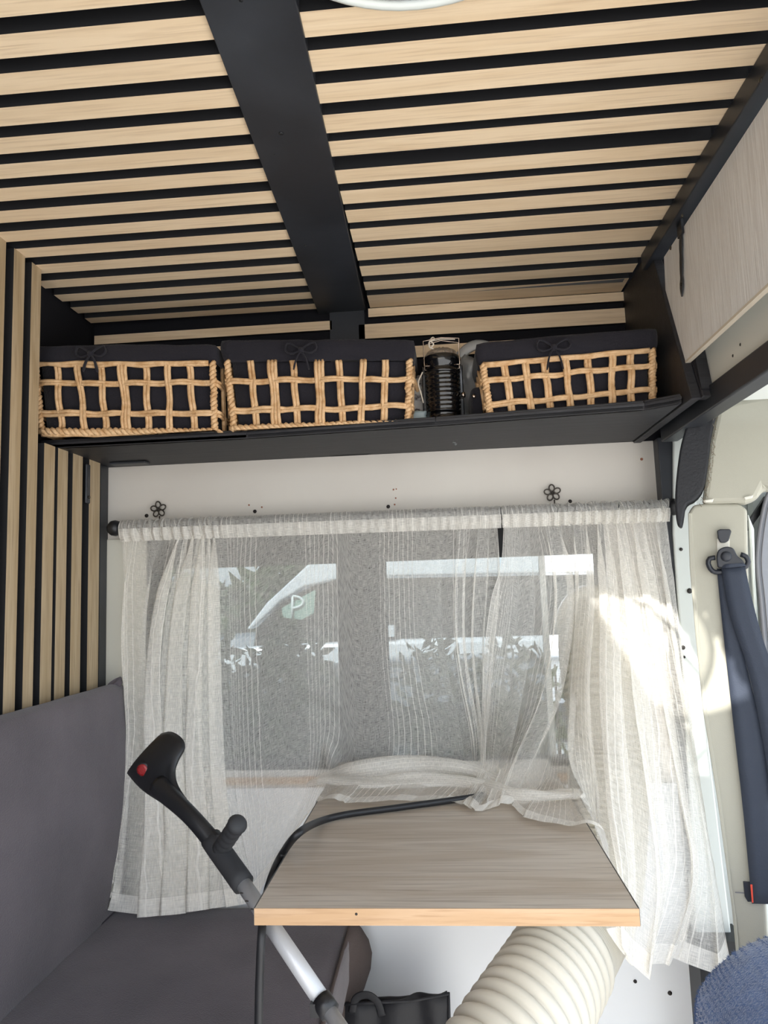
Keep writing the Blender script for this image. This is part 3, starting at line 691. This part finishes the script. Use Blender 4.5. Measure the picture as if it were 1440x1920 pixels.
# rod pockets: ruffled sleeves round the pole
def pocket(x0, x1, gathers, seed, par):
    n = 420; rows = []; uv = []
    for i in range(n):
        t = i/(n-1); px = x0+(x1-x0)*t; c = PY(px, 990-(px-226)*39/1026, RY)
        g = sum(b for a0, a1, b in gathers if a0 <= px <= a1) or .15
        rr = []
        for k in range(20):
            th = 2*PI*k/20; r = .0180+g*.7*(.0016*math.sin(px*.62+1.2*math.sin(px*.05)+.4*math.sin(th))+.0030*nz(px*.18, math.cos(th)*.8, seed)+.0012*nz(px*.7, th, seed))
            s = .011*max(0, -math.sin(th))**4
            rr.append(c+Vector((.002*g*math.sin(th*2+px*.4), r*math.cos(th), r*math.sin(th)-s)))
            uv.append((t*(x1-x0)*.0013*(1+g), .2+k*.006))
        rows.append(rr)
    m = MB().grid(rows, closed_u=True); m.uv = uv; m.build('rod_pocket', SHEER, par)
    hd = []; uv = []
    for i in range(n):
        t = i/(n-1); px = x0+(x1-x0)*t; c = PY(px, 990-(px-226)*39/1026, RY); g = sum(b for a0, a1, b in gathers if a0 <= px <= a1) or .15
        y_ = .0026*g*math.sin(px*.33+seed+2.5*nz(px*.03, seed))
        hd.append([c+Vector((0,-.0195+y_,-.004)), c+Vector((0,-.0185+y_*1.3,-.016)), c+Vector((0,-.012+y_*1.5,-.026)), c+Vector((0,-.006+y_*2,-.034))]); uv += [(t, .2), (t, .21), (t, .22), (t, .23)]
    m = MB().grid(hd); m.uv = uv; m.build('pocket_seam', SHEER2, par)
pocket(228, 938, ((228,262,.6),(262,416,1.5),(416,620,.25),(620,940,.45)), 2, ct1)
pocket(940, 1250, ((940,1030,.7),(1030,1250,1.5)), 8, ct2)
# bunched cloth lying on the table behind the hem
def roll(pts, r, seed, par, name='bunched_fold'):
    q = catmull([Vector(p) for p in pts], 70); rows = []; uv = []
    for i, p in enumerate(q):
        t = (q[min(i+1,69)]-q[max(i-1,0)]).normalized(); a = Vector((0,0,1)); b = t.cross(a).normalized(); rr = []
        for k in range(18):
            th = PI*(-.15+1.3*k/17); rad = r*(1+.22*math.sin(th*3+i*.09+seed)+.25*nz(i*.07, th, seed))*(.5+.5*math.sin(PI*i/69)**.5)
            rr.append(p+b*rad*1.5*math.cos(th)+a*(rad*.9*max(-.2, math.sin(th)))); uv.append((k*.012, .1+i*.008))
        rows.append(rr)
    m = MB().grid(rows); m.uv = uv; m.build(name, SHEER2, par)
roll([(-.30,1.60,.735),(-.20,1.53,.768),(-.06,1.55,.775),(.06,1.52,.770),(.12,1.44,.766)], .026, 1, ct1)
roll([(-.27,1.50,.764),(-.16,1.46,.766),(-.02,1.47,.768),(.09,1.42,.766)], .017, 5, ct1)
roll([(.04,1.46,.768),(.10,1.38,.766),(.17,1.36,.766),(.24,1.38,.766)], .016, 7, ct2)

# ------------------------------------------------------------------ cream duct hose
hp = [PY(1112,1165,1.74), PY(1116,1230,1.655), PY(1128,1320,1.60), PY(1140,1430,1.575), PY(1135,1560,1.50), PY(1112,1690,1.39), PY(1048,1810,1.25), PY(985,1915,1.14), PY(900,2050,1.05), PY(800,2200,1.0)]
def hose(pts, r, pitch, amp, mi=0, s0=0.0, s1=1.0):
    q = catmull(pts, 900); i0, i1 = int(s0*899), int(s1*899); q = q[i0:i1+1]; rows = []; L = 0; up = Vector((0,1,0)); n = 40
    for i, p in enumerate(q):
        t = (q[min(i+1,len(q)-1)]-q[max(i-1,0)]).normalized(); a = (up-t*up.dot(t)).normalized(); b = t.cross(a); up = a
        if i: L += (p-q[i-1]).length
        rr = []
        for k in range(n):
            th = 2*PI*k/n; ph = (L/pitch + th/(2*PI))*2*PI
            rr.append(p+(a*math.cos(th)+b*math.sin(th))*(r+amp*(abs(math.cos(ph/2))**.8*2-1)))
        rows.append(rr)
    return MB().grid(rows, closed_u=True)
ho = thing('duct_hose', (hp[-1].x, hp[-1].y, hp[-1].z-.09), 'wide cream ribbed duct hose running from the window down under the table', 'hose')
HR = .076
hose(hp, HR, .017, .0042, s0=0, s1=.60).build('upper_hose', HOSE, ho)
hose(hp, HR+.002, .0042, .0012, s0=.60, s1=.66).build('ribbed_collar', HOSE, ho)
hose(hp, HR+.003, .023, .0055, s0=.66, s1=1).build('lower_hose', HOSE, ho)
MB().lathe([(HR+.012,0),(HR+.014,.004),(HR+.014,.02),(HR+.004,.03)], hp[0]+Vector((0,-.01,0)), 36, (0,-1,-.15)).build('window_adapter', HOSE, ho)

# ------------------------------------------------------------------ crutch
K = lambda x, y, d: PY(x, y, d)
cA = K(268,1443,1.215); cB = K(402,1582,1.115); cC = K(456,1657,1.07); cD = K(490,1706,1.043); cE = K(640,1935,.93)
tdir = (cE-cC).normalized(); cF = cC+tdir*((0.02-cC.z)/tdir.z)
cr_ = thing('forearm_crutch', cF, 'silver forearm crutch with black cuff and grip leaning on the table corner', 'crutch')
MB().tube([cC-tdir*.01, K(612,1888,.95)], .0112, 20).build('upper_tube', ALU, cr_)
jn = K(612,1888,.95)
MB().tube([jn, cF+Vector((0,0,.02))], .0095, 20).build('lower_tube', ALU, cr_)
MB().tube([jn-tdir*.012, jn+tdir*.008], .0135, 20).box(jn.x-.020, jn.x-.004, jn.y-.006, jn.y+.006, jn.z-.010, jn.z+.006).build('clip', PLB, cr_)
MB().tube([cF+Vector((0,0,.03)), cF], [.013,.017], 16).build('rubber_foot', PLG, cr_)
for k in range(8):
    c = cC+tdir*(.012+.0075*k)+Vector((0,-.0112,0)); MB().box(c.x-.0035+(.004 if k % 2 else -.004), c.x+.0035+(.004 if k % 2 else -.004), c.y-.0006, c.y+.001, c.z-.0008, c.z+.0008).build('scale_mark', HOLE, cr_)
# sleeve and curved forearm stem
MB().tube(catmull([cB-tdir*.012, cC+tdir*.002], 8), [.0165,.0168,.0168,.0168,.0166,.0166,.0166,.0163], 20).build('sleeve', PLG, cr_)
stem = catmull([cB+tdir*.02, cB, K(362,1535,1.13), K(320,1494,1.16), K(300,1474,1.18)], 24)
MB().tube(stem, [.0150-.0022*math.sin(i/23*PI)+.004*(i/23)**3 for i in range(24)], 16).build('stem', PLB, cr_)
# cuff: one moulded half shell, wide at the rim and running down into the stem
Lp = catmull([Vector((x,y,0)) for x,y in ((241,1449),(256,1467),(272,1482),(296,1498),(322,1514),(347,1539),(376,1571),(396,1592))], 40)
Rp = catmull([Vector((x,y,0)) for x,y in ((304,1377),(322,1374),(341,1386),(346,1402),(336,1420),(328,1442),(331,1468),(346,1494),(376,1530),(412,1568))], 40)
rows = []
for i in range(40):
    s = i/39; y0 = 1.235-.125*s; rr = []
    A_, B_ = K(Lp[i].x, Lp[i].y, y0), K(Rp[i].x, Rp[i].y, y0); wdt = (B_-A_).length
    for k in range(21):
        t = k/20; rr.append(A_.lerp(B_, t)+Vector((0, -(.24*wdt)*math.sin(PI*min(1, max(0, t)))**.6 + .010*math.exp(-((t-.62)/.10)**2)*math.exp(-((s-.62)/.22)**2), 0)))
    rows.append(rr)
rfp = rows[4][6]
cuffo = MB().grid(rows).build('cuff', PLB, cr_, solid=.005)
rf = K(268,1443,rfp.y-.004)
MB().lathe([(.0125,-.010),(.0125,0),(.0110,.0015)], rf, 24, (-.1,-1,-.1)).build('reflector_ring', PLB, cuffo)
MB().lathe([(.0098,-.002),(.0098,.0028),(.006,.0036)], rf, 24, (-.1,-1,-.1)).build('reflector', REDP, cuffo)
# hand grip pointing out towards the camera side
g0 = K(415,1590,1.10); g1 = K(448,1541,1.045)
q = catmull([g0, g0.lerp(g1,.5), g1], 24)
MB().tube(q, [(.0128+.0008*math.cos(i*1.5)+(0 if i < 20 else .0012))*(1 if i < 22 else (.92 if i == 22 else .62)) for i in range(24)], 20).build('hand_grip', PLG, cr_)

# ------------------------------------------------------------------ cable
cb = [PZ(905,1492,.768), PZ(850,1500,.767), PZ(740,1515,.767), PZ(650,1527,.767), PZ(600,1540,.770), PX(560,1562,-.225), PX(530,1600,-.262), PX(510,1642,-.268), PX(497,1690,-.272)]
cb += [PY(491,1745,.985), PY(487,1830,.98), PY(485,1930,.98), PY(486,2050,.98)]
tag(MB().tube(catmull(cb, 120), .0058, 12).build('power_cable', CABL), 'thick black cable crossing the tabletop and dropping past its left edge', 'cable')

# ------------------------------------------------------------------ black bag under the table
BY = 1.52
bgp = thing('folding_bag', (-.14, BY+.03, 0), 'black folded nylon bag standing low against the wall under the table', 'bag')
def wavy(pa, pb, zb, amp, fr, th, seed):
    rows = []
    for j in range(14):
        s = j/13; rr = []
        for i in range(40):
            t = i/39; p = pa.lerp(pb, t); z = p.z + .004*math.sin(t*9+seed) - (p.z-zb)*s
            rr.append(Vector((p.x+.004*nz(s*3,t*4,seed), p.y+amp*math.sin(t*fr+seed+s)+.006*nz(t*6,s*5,seed), z)))
        rows.append(rr)
    return MB().grid(rows)
wavy(K(628,1885,BY), K(841,1862,BY), .05, .006, 18, 0, 1).build('front_panel', BAGM, bgp, solid=.004)
wavy(K(628,1882,BY+.05), K(838,1858,BY+.05), .05, .004, 14, 0, 4).build('rear_panel', BAGM, bgp, solid=.004)
MB().tube([K(841,1861,BY), K(843,1925,BY), K(843,1990,BY)], .0028, 8).build('piping', BAGM, bgp)
MB().tube([K(630,1884,BY-.006), K(700,1880,BY-.007), K(770,1877,BY-.006), K(841,1863,BY-.004)], .003, 8).build('rim_binding', BAGM, bgp)
MB().tube(catmull([K(660,1900,BY-.008), K(668,1872,BY-.008), K(690,1866,BY-.010), K(708,1880,BY-.010), K(716,1905,BY-.008)], 24), .008, 8, flat=.15, flatdir=(0,1,0)).build('strap', BAGM, bgp)

# ------------------------------------------------------------------ right-hand side: overhead cupboard
cbd = thing('overhead_cupboard', (.6, 1.0, 1.45), 'overhead cupboard with pale woven-look flap and black rails, upper right', 'cupboard')
fx = .472
pts = [PX(1245,482,fx), PX(1255,706,fx)]
f0, f1 = pts[0], pts[1]
zt = f0.z; zb = f1.z
MB().prism([(fx, f0.y, zt),(fx, f1.y, zb),(fx+.0, .06, zb),(fx, .06, zt+.012)], (.008,0,0)).build('flap', [FLAPM], cbd)
MB().box(fx-.0006, fx+.0086, .06, f1.y+.001, zb-.0035, zb+.001).build('flap_edge', mat('pale board edge', S('d6cbb9'), .6), cbd)
MB().box(.455, .486, .06, 1.50, 1.814, CZ+.0).build('top_rail', BLK, cbd, bevel=.002)
MB().box(.505, .515, .06, 1.52, 1.500, 1.62).build('fascia', BEI2, cbd)
MB().box(.498, .535, .06, 1.60, 1.458, 1.503).build('lower_rail', BLK, cbd, bevel=.003)
MB().box(.536, 1.0, .06, 1.30, 1.470, 1.480).build('cupboard_floor', METW, cbd)
MB().box(.50, 1.0, 1.50, 1.52, 1.48, CZ).build('cupboard_end', BLKW, cbd)
MB().prism([(.484,1.345,1.60),(.484,1.315,1.495),(.484,1.30,1.495),(.484,1.33,1.60)], (.02,0,0)).build('stile', BLKW, cbd)
for px, py, x in ((1374,667,.505), (1388,646,.505)):
    MB().lathe([(.003,0),(.0015,.001)], PX(px,py,x), 8, (-1,0,0)).build('screw', HOLE, cbd)
for px, py in ((1427,150),(1258,465),(1280,405)):
    MB().lathe([(.004,0),(.003,.002)], PX(px,py,.455), 12, (-1,0,0)).build('screw', IRON, cbd)
# strap hinge on the flap
hg = MB(); hy = PX(1279,440,fx-.001); he = PX(1281,556,fx-.001)
prof = [(0,.006),(.10,.010),(.2,.0105),(.3,.008),(.42,.0095),(.55,.0085),(.68,.006),(.76,.010),(.84,.0105),(.92,.006),(1,.0008)]
pl_ = [hy.lerp(he, t)+Vector((-.001, -w_*.75, 0)) for t, w_ in prof] + [hy.lerp(he, t)+Vector((-.001, w_*.75, 0)) for t, w_ in prof[::-1]]
hg.prism(pl_, (-.0025,0,0)).build('strap_hinge', BLK, cbd)
MB().box(.4665, fx-.001, hy.y-.012, hy.y+.012, hy.z-.002, hy.z+.03).build('hinge_plate', BLK, cbd)
MB().lathe([(.003,0),(.002,.002)], hy.lerp(he,.8)+Vector((-.0035,0,0)), 10, (-1,0,0)).build('hinge_screw', IRON, cbd)

# ------------------------------------------------------------------ pillar zone
tr1 = struct(MB().box(.511, .556, WY-.035, WY+.03, 0, 1.482).build('trim_1', BLK, bevel=.002))
tr2 = struct(MB().prism([PY(1262,800,1.66), PY(1290,800,1.66), PY(1316,1020,1.66), PY(1330,1400,1.66), PY(1392,1920,1.66), PY(1310,1920,1.66), PY(1283,1300,1.66), PY(1262,1000,1.66)], (0,.03,0)).build('trim_2', METW, bevel=.004))
for px, py, r in ((1293,1108,.006),(1281,1214,.005),(1283,1232,.003),(1277,1030,.004)):
    MB().lathe([(r,0),(r*.9,.001)], PY(px,py,1.659), 12, (0,-1,0)).build('plug', HOLE, tr2)
PN = Vector((-.35,-1,0)).normalized(); P0 = Vector((.55,1.46,1.2))
def pp(px, py): return PP(px, py, P0, PN)
def panel(name, outline, th, m, parent=None, bevel=.006, lift=0, **kw):
    d = -PN*th; a = [pp(x, y)+PN*lift for x, y in outline]
    return MB().prism(a, d).build(name, m, parent, bevel=bevel, seg=3)
bpl = thing('pillar_cover', pp(1340,1900), 'beige moulded plastic cover of the seat belt pillar', 'pillar cover')
panel('lower_cover', [(1290,962),(1300,947),(1320,944),(1385,944),(1401,955),(1404,1100),(1420,1400),(1450,1920),(1420,1990),(1393,1990),(1386,1800),(1372,1700),(1345,1500),(1318,1330),(1303,1180),(1293,1060)], .06, BEI, bpl)
panel('left_lip', [(1290,962),(1297,962),(1310,1180),(1325,1330),(1352,1500),(1380,1720),(1392,1850),(1386,1850),(1372,1700),(1345,1500),(1318,1330),(1303,1180),(1293,1060)], .005, BEI, bpl, .0015, .004)
panel('upper_cover', [(1345,762),(1385,750),(1470,735),(1470,930),(1432,915),(1422,935),(1398,944),(1316,946),(1322,900),(1330,830)], .05, BEI, bpl, .012, .006)
panel('side_lip', [(1404,960),(1416,990),(1418,1080),(1426,1200),(1438,1300),(1455,1430),(1450,1560),(1418,1200)], .02, METW, bpl, .004, -.03)
panel('lower_joint', [(1378,1672),(1440,1676),(1440,1678),(1378,1674)], .002, MATE, bpl, 0, .001)
panel('clip_recess', [(1318,939),(1338,936),(1336,943),(1320,943)], .004, BEI2, bpl, .0015, .012)
panel('clip_recess', [(1394,933),(1412,929),(1410,935),(1396,938)], .004, BEI2, bpl, .0015, .012)
# black curved foam trim
ft = thing('foam_trim', pp(1275,990), 'curved black foam-edged trim piece beside the upper pillar cover', 'trim')
outl = catmull([Vector((x,y,0)) for x,y in ((1290,790),(1276,840),(1268,900),(1266,945),(1270,985),(1278,991),(1283,965),(1287,948),(1305,938),(1320,915),(1328,870),(1334,820),(1345,760),(1318,768),(1290,790))], 46)[:-1]
panel('foam_pad', [(v.x, v.y) for v in outl], .045, mat('black foam', S('17191f'), .6, bump=((200,200,200),.5)), ft, .010, .012)
fr = MB(); rnd = random.Random(4)
for i in range(60):
    t = i/59; y = 775+t*170; x = 1342-16*t - 12*max(0,t-.7)/.3 + rnd.uniform(-3,3)
    a = pp(x,y)+PN*.014; fr.tube([a, a+Vector((rnd.uniform(-.004,.004), -.002, rnd.uniform(-.008,.008)))], .0005, 4)
tag(fr.build('frayed_edge', mat('frayed fibres', S('7d7260'), .9), ft), kind='stuff')
# seat belt
sbt = thing('seat_belt', pp(1400,1680), 'navy seat belt hanging from its pillar anchor at the right edge', 'seat belt')
panel('height_adjuster', [(1344,996),(1350,993),(1368,993),(1371,997),(1366,1014),(1360,1018),(1350,1018),(1346,1010)], .012, BELT2, sbt, .002, .016)
panel('slide_slot', [(1344,1010),(1368,1010),(1368,1035),(1344,1035)], .002, BEI2, sbt, .001, .0025)
dc = [(1363,1050)]
ring = catmull([Vector((x,y,0)) for x,y in ((1341,1046),(1330,1048),(1328,1058),(1336,1071),(1350,1073),(1372,1068),(1392,1066),(1402,1056),(1398,1044),(1388,1040))], 26)
MB().tube([pp(v.x, v.y)+PN*.012 for v in ring], .0048, 10).build('d_ring', BELT2, sbt)
ao = catmull([Vector((x,y,0)) for x,y in ((1345,1064),(1343,1046),(1347,1032),(1360,1026),(1374,1029),(1381,1042),(1392,1052),(1394,1062),(1370,1066),(1345,1064))], 30)[:-1]
panel('anchor_cap', [(v.x,v.y) for v in ao], .014, BELT2, sbt, .005, .022)
MB().lathe([(.010,-.004),(.010,.002),(.006,.004)], pp(1361,1044)+PN*.022, 24, tuple(PN)).build('anchor_bolt', BELT2, sbt)
def strap(pl, pr_, lift, name):
    a = catmull([pp(x,y)+PN*(lift) for x,y in pl], 30); b = catmull([pp(x,y)+PN*(lift+.003) for x,y in pr_], 30)
    MB().grid([[a[i], a[i].lerp(b[i],.33), a[i].lerp(b[i],.66), b[i]] for i in range(30)]).build(name, BELT, sbt, solid=.0016)
strap([(1344,1066),(1352,1150),(1374,1350),(1393,1520),(1409,1690)], [(1362,1066),(1376,1150),(1412,1300),(1440,1420),(1462,1690)], .010, 'webbing')
strap([(1352,1066),(1368,1150),(1400,1250),(1428,1380),(1445,1500)], [(1396,1063),(1408,1120),(1430,1200),(1470,1320),(1500,1500)], .020, 'webbing')
strap([(1352,1066),(1356,1060),(1362,1058)], [(1398,1062),(1395,1058),(1390,1056)], .022, 'webbing_loop')
panel('buckle_pocket', [(1393,1652),(1440,1655),(1440,1690),(1402,1690),(1396,1680)], .004, BELT2, sbt, .001, .003)
panel('red_tab', [(1406,1654),(1410,1654),(1412,1688),(1409,1688)], .006, RED2, sbt, .001, .012)
# cab window insulation mat
im = thing('insulation_mat', PY(1440,1300,1.70), 'quilted silvery insulation mat over the cab window at the right edge', 'insulation mat')
ol = [(1450,915),(1440,925),(1430,960),(1422,1010),(1419,1060),(1425,1120),(1432,1200),(1440,1290),(1452,1380),(1640,1400),(1640,900)]
MB().prism([PY(x,y,1.66) for x,y in ol], (0,.012,0)).build('quilt', MATG, im, bevel=.004)
MB().tube(catmull([PY(x,y,1.658) for x,y in ol[:9]], 40), .0042, 8).build('binding', MATE, im)
MB().tube(catmull([PY(x+9,y,1.656) for x,y in ol[:9]], 40), .0016, 6).build('stitching', MATE, im)
cw = struct(MB().prism([PY(1412,700,1.72),PY(1412,960,1.72),PY(1404,990,1.72),PY(1420,1960,1.72),PY(1760,1960,1.72),PY(1760,700,1.72)], (0,.03,0)).build('wall_right', METW))
MB().prism([PY(x,y,1.675) for x,y in ((1399,985),(1404,995),(1440,945),(1436,930))], (0,.012,0)).build('black_strap', PLB, cw)
MB().prism([PY(x,y,1.675) for x,y in ((1432,899),(1432,910),(1470,908),(1470,897))], (0,.012,0)).build('black_clip', PLB, cw)
tr3 = struct(MB().box(.50, .60, 1.62, WY, 0, .40).build('trim_3', PLB))

# blue plush seat corner
bs = cushion(.345, .80, .93, 1.25, .20, .632, .10, 30, .012, 3)
o_bs = thing('plush_seat', (.52, 1.1, 0), 'rounded blue plush covered seat in the lower right corner', 'seat')
for v in bs.v:
    if v.z > .45: v.x += (v.z-.45)*.10
    cx_ = (.52-v.x)
    if v.z > .5: v.z -= max(0, cx_)*.42*(v.z-.5)/.14*1.0
bs.build('plush_cover', BLUE, o_bs)
MB().box(.36, .70, .97, 1.2, 0, .22).build('seat_base', PLB, o_bs)
fz = MB(); rnd = random.Random(9)
for f in bs.f:
    c = sum((bs.v[i] for i in f), Vector())/4; n_ = (bs.v[f[1]]-bs.v[f[0]]).cross(bs.v[f[2]]-bs.v[f[0]])
    if n_.length < 1e-9: continue
    n_.normalize()
    if n_.dot(c-Vector((.52,1.09,.4))) < 0: n_ = -n_
    if c.z < .35 or c.y > 1.2: continue
    for _ in range(10):
        w0 = [rnd.random() for _ in f]; sw = sum(w0); p = sum((bs.v[i]*(w0[k]/sw) for k, i in enumerate(f)), Vector())
        d = (n_*.8+Vector((rnd.uniform(-.7,.7), rnd.uniform(-.7,.7), rnd.uniform(-.7,.5)))).normalized()*rnd.uniform(.0025,.0055); s_ = d.orthogonal().normalized()*.0005
        fz.add([p-s_, p+s_, p+d], [(0,1,2)])
tag(fz.build('plush_pile', BLUE, o_bs), kind='stuff')

# ------------------------------------------------------------------ roof vent
v0 = PZ(800, 5, CZ-.004)
vt = thing('roof_vent', (.0, .578, CZ-.02), 'white frosted roof vent dome at the top edge of the ceiling', 'roof vent')
dome = MB().lathe([(.20,.02),(.205,.008),(.19,.0),(.12,-.010),(.0,-.014)], (.0,.578,CZ-.006), 48)
for k_ in (-2,): dome.f.pop(k_); dome.m.pop(k_); dome.sm.pop(k_)          # open towards the roof
dome.build('dome', VENTP, vt)
MB().tube([Vector((.0+.203*math.cos(a), .578+.203*math.sin(a), CZ-.002)) for a in [2*PI*k/60 for k in range(60)]], .006, 8, closed=True).build('rim', METW, vt)

# ------------------------------------------------------------------ outside
GZ = -.62
gm = mat('pale concrete ground', S('c9c7c2'), .9, var=(S('b9b6b0'), (1.5,1.5,1.5), .4, .6))
gr = MB().box(-30, 30, -30, 30, GZ-.1, GZ).build('ground', gm); struct(gr); gr.name = 'floor_outside'
# neighbouring white van: cab towards the left, seen through the window
NY = 3.15
nv = thing('parked_van', (2.2, NY+.9, GZ), 'white van parked beyond the hedge, seen through the window', 'van')
VANW = mat('white car paint', S('e3e8ea'), .3, coat=.5)
def NV(px, py): p = PY(px, py, NY); return Vector((p.x, NY, p.z))
b_ = [NV(455,1180), NV(545,1072), NV(600,1048), NV(760,1040), NV(1250,1018), NV(1700,1000), Vector((4.6,NY,1.2)), Vector((4.6,NY,GZ+.35)), Vector((-1.5,NY,GZ+.35)), Vector((-1.5,NY,NV(430,1260).z))]
# high roof raised behind the windscreen line
top = [NV(500,1130), NV(640,1000), NV(760,900), Vector((4.6,NY,2.1)), Vector((4.6,NY,NV(1250,1074).z)), NV(1250,1070), NV(722,1080), NV(632,1086), NV(570,1100), NV(528,1125), NV(470,1180), NV(462,1180)]
MB().prism(top, (0,1.7,0)).build('roof', VANW, nv, bevel=.01)
low = [Vector((-1.6,NY,NV(430,1230).z)), NV(480,1212), NV(722,1200), NV(1250,1186), Vector((4.6,NY,NV(1250,1186).z)), Vector((4.6,NY,GZ+.3)), Vector((-1.7,NY,GZ+.3))]
MB().prism(low, (0,1.7,0)).build('body', VANW, nv, bevel=.02)
DGL = mat('dark van window glass', S('1b1f20'), .08)
MB().prism([p+Vector((0,.05,0)) for p in (NV(475,1180), NV(530,1125), NV(580,1100), NV(632,1086), NV(1250,1074), NV(1250,1192), NV(470,1215))], (0,.02,0)).build('side_window', DGL, nv)
za = NV(722,1240).z; zc = NV(722,1312).z
MB().box(-.9, 4.6, NY-.02, NY, za-.012, za).build('body_crease', mat('rubbing strip', S('8d9498'), .5), nv)
MB().box(-.9, 4.6, NY-.03, NY, NV(722,1395).z, zc-.03).build('side_moulding', mat('grey side moulding', S('55585a'), .6), nv)
for wx in (-.7, 3.4):
    MB().lathe([(.33,0),(.34,.03),(.34,.2),(.2,.22)], (wx, NY+.02, GZ+.34), 32, (0,1,0)).build('wheel', PLB, nv)
MB().box(-.30,-.22, NY-.02, NY+.03, .95, 1.0).build('door_handle', VANW, nv)
# parking permit letter in the side window (pale green plate with P)
sp = thing('parking_sign', NV(565,1175)+Vector((0,-.01,0)), 'pale green sign with a letter P in the parked van window', 'sign')
cs = [NV(528,1140), NV(592,1105), NV(588,1150), NV(565,1162), NV(530,1158)]
MB().prism([p+Vector((0,.002,0)) for p in cs], (0,.004,0)).build('plate', mat('pale green plate', S('8fae9f'), .6), sp)
pc_ = MB(); a = NV(548,1158)+Vector((0,-.004,0)); b = NV(549,1118)+Vector((0,-.004,0))
pc_.tube([a, b], .006, 8); arc = [b+Vector((.052*math.sin(t)*.9, 0, -.026+.026*math.cos(t))) for t in [PI*k/12 for k in range(13)]]
pc_.tube([b]+arc, .006, 8); pc_.build('letter', mat('white letter', S('e6efea'), .6), sp)
# hedge plants between the vans: real leaves
LEAF = mat('hedge leaf', S('5a6b3c'), .5, var=(S('3c4d2a'), (9,9,9), .4, .6))
LEAFD = mat('dark tree leaf', S('3e5230'), .55)
BARK = mat('bark', S('4b4034'), .9)
def leaves(n, fn, size, seed):
    rnd = random.Random(seed); b = MB()
    for _ in range(n):
        p = fn(rnd); d = Vector((rnd.uniform(-1,1), rnd.uniform(-1,1), rnd.uniform(-.3,1))).normalized(); s_ = d.orthogonal().normalized(); s_.rotate(Matrix.Rotation(rnd.uniform(0,6.3), 3, d)); L = size*rnd.uniform(.6,1.3)
        n2 = d.cross(s_)*L*.08
        b.add([p, p+d*L*.5+s_*L*.17+n2, p+d*L, p+d*L*.5-s_*L*.17+n2], [(0,1,2,3)])
    return b
def bush(x0, x1, y, z0, z1, n, seed, lab, group, rx=None):
    root = thing('hedge_bush', ((x0+x1)/2, y, GZ), lab, 'bush', group); cx, cz = (x0+x1)/2, (z0+z1)/2
    def f(r):
        while 1:
            a, b, c = r.uniform(-1,1), r.uniform(-1,1), r.uniform(-1,1)
            if a*a+b*b+c*c < 1: return Vector((cx+a*(x1-x0)/2, y+b*.22, cz+c*(z1-z0)/2))
    tag(leaves(n, f, .075, seed).build('foliage', LEAF, root), kind='stuff')
    st = MB(); rnd = random.Random(seed)
    for k in range(6):
        bx = cx+rnd.uniform(-.12,.12); st.tube([(bx, y, GZ), (bx+rnd.uniform(-.1,.1), y, (GZ+cz)/2), (bx+rnd.uniform(-.25,.25)*(x1-x0), y+rnd.uniform(-.1,.1), z1-.1)], [.012,.009,.004], 6)
    st.build('stem', BARK, root)
HY = 2.55
bush(PY(240,1200,HY).x, PY(470,1200,HY).x, HY, PY(400,1700,HY).z, PY(400,1165,HY).z, 2600, 1, 'dense green hedge bush behind the left window pane', None)
bush(PY(430,1200,HY).x, PY(650,1200,HY).x, HY, PY(560,1700,HY).z, PY(560,1175,HY).z, 2600, 2, 'dense green hedge bush just left of the window divider', None)
bush(PY(730,1200,HY).x, PY(900,1200,HY).x, HY, PY(800,1560,HY).z, PY(800,1180,HY).z, 420, 3, 'sparse leafy shrub behind the right window pane', None)
bush(PY(860,1200,HY).x, PY(1060,1200,HY).x, HY, PY(960,1560,HY).z, PY(960,1190,HY).z, 520, 4, 'sparse leafy shrub behind the curtain slit', None)
# unseen tree added to block window sun; sun now comes from the door side
def crown(r):
    while 1:
        a, b, c = r.uniform(-1,1), r.uniform(-1,1), r.uniform(-1,1)
        if a*a+b*b+c*c < 1: return Vector((-2.47+a*1.25, 3.02+b*.30, 2.75+c*1.15))
trr = thing('sun_blocker_tree', (-2.4, 3.6, GZ), 'unseen leafy tree added beyond the left side of the window as a sun blocker', 'tree')
tag(leaves(14000, crown, .16, 6).build('foliage', LEAFD, trr), kind='stuff')
MB().tube([(-2.4,3.6,GZ),(-2.4,3.5,1.2),(-2.35,3.05,2.6)], [.13,.10,.05], 12).build('trunk', BARK, trr)
def far(r):
    x = r.uniform(-9,-2); return Vector((x, 11+r.uniform(-1,1), GZ+(2.0+.35*math.sin(x*2.1))*abs(r.random())))
fb = thing('distant_trees', (-5.5, 11, GZ), 'dark green trees far behind the hedge, left pane', 'trees')
tag(leaves(7000, far, .45, 8).build('foliage', LEAFD, fb), kind='stuff')
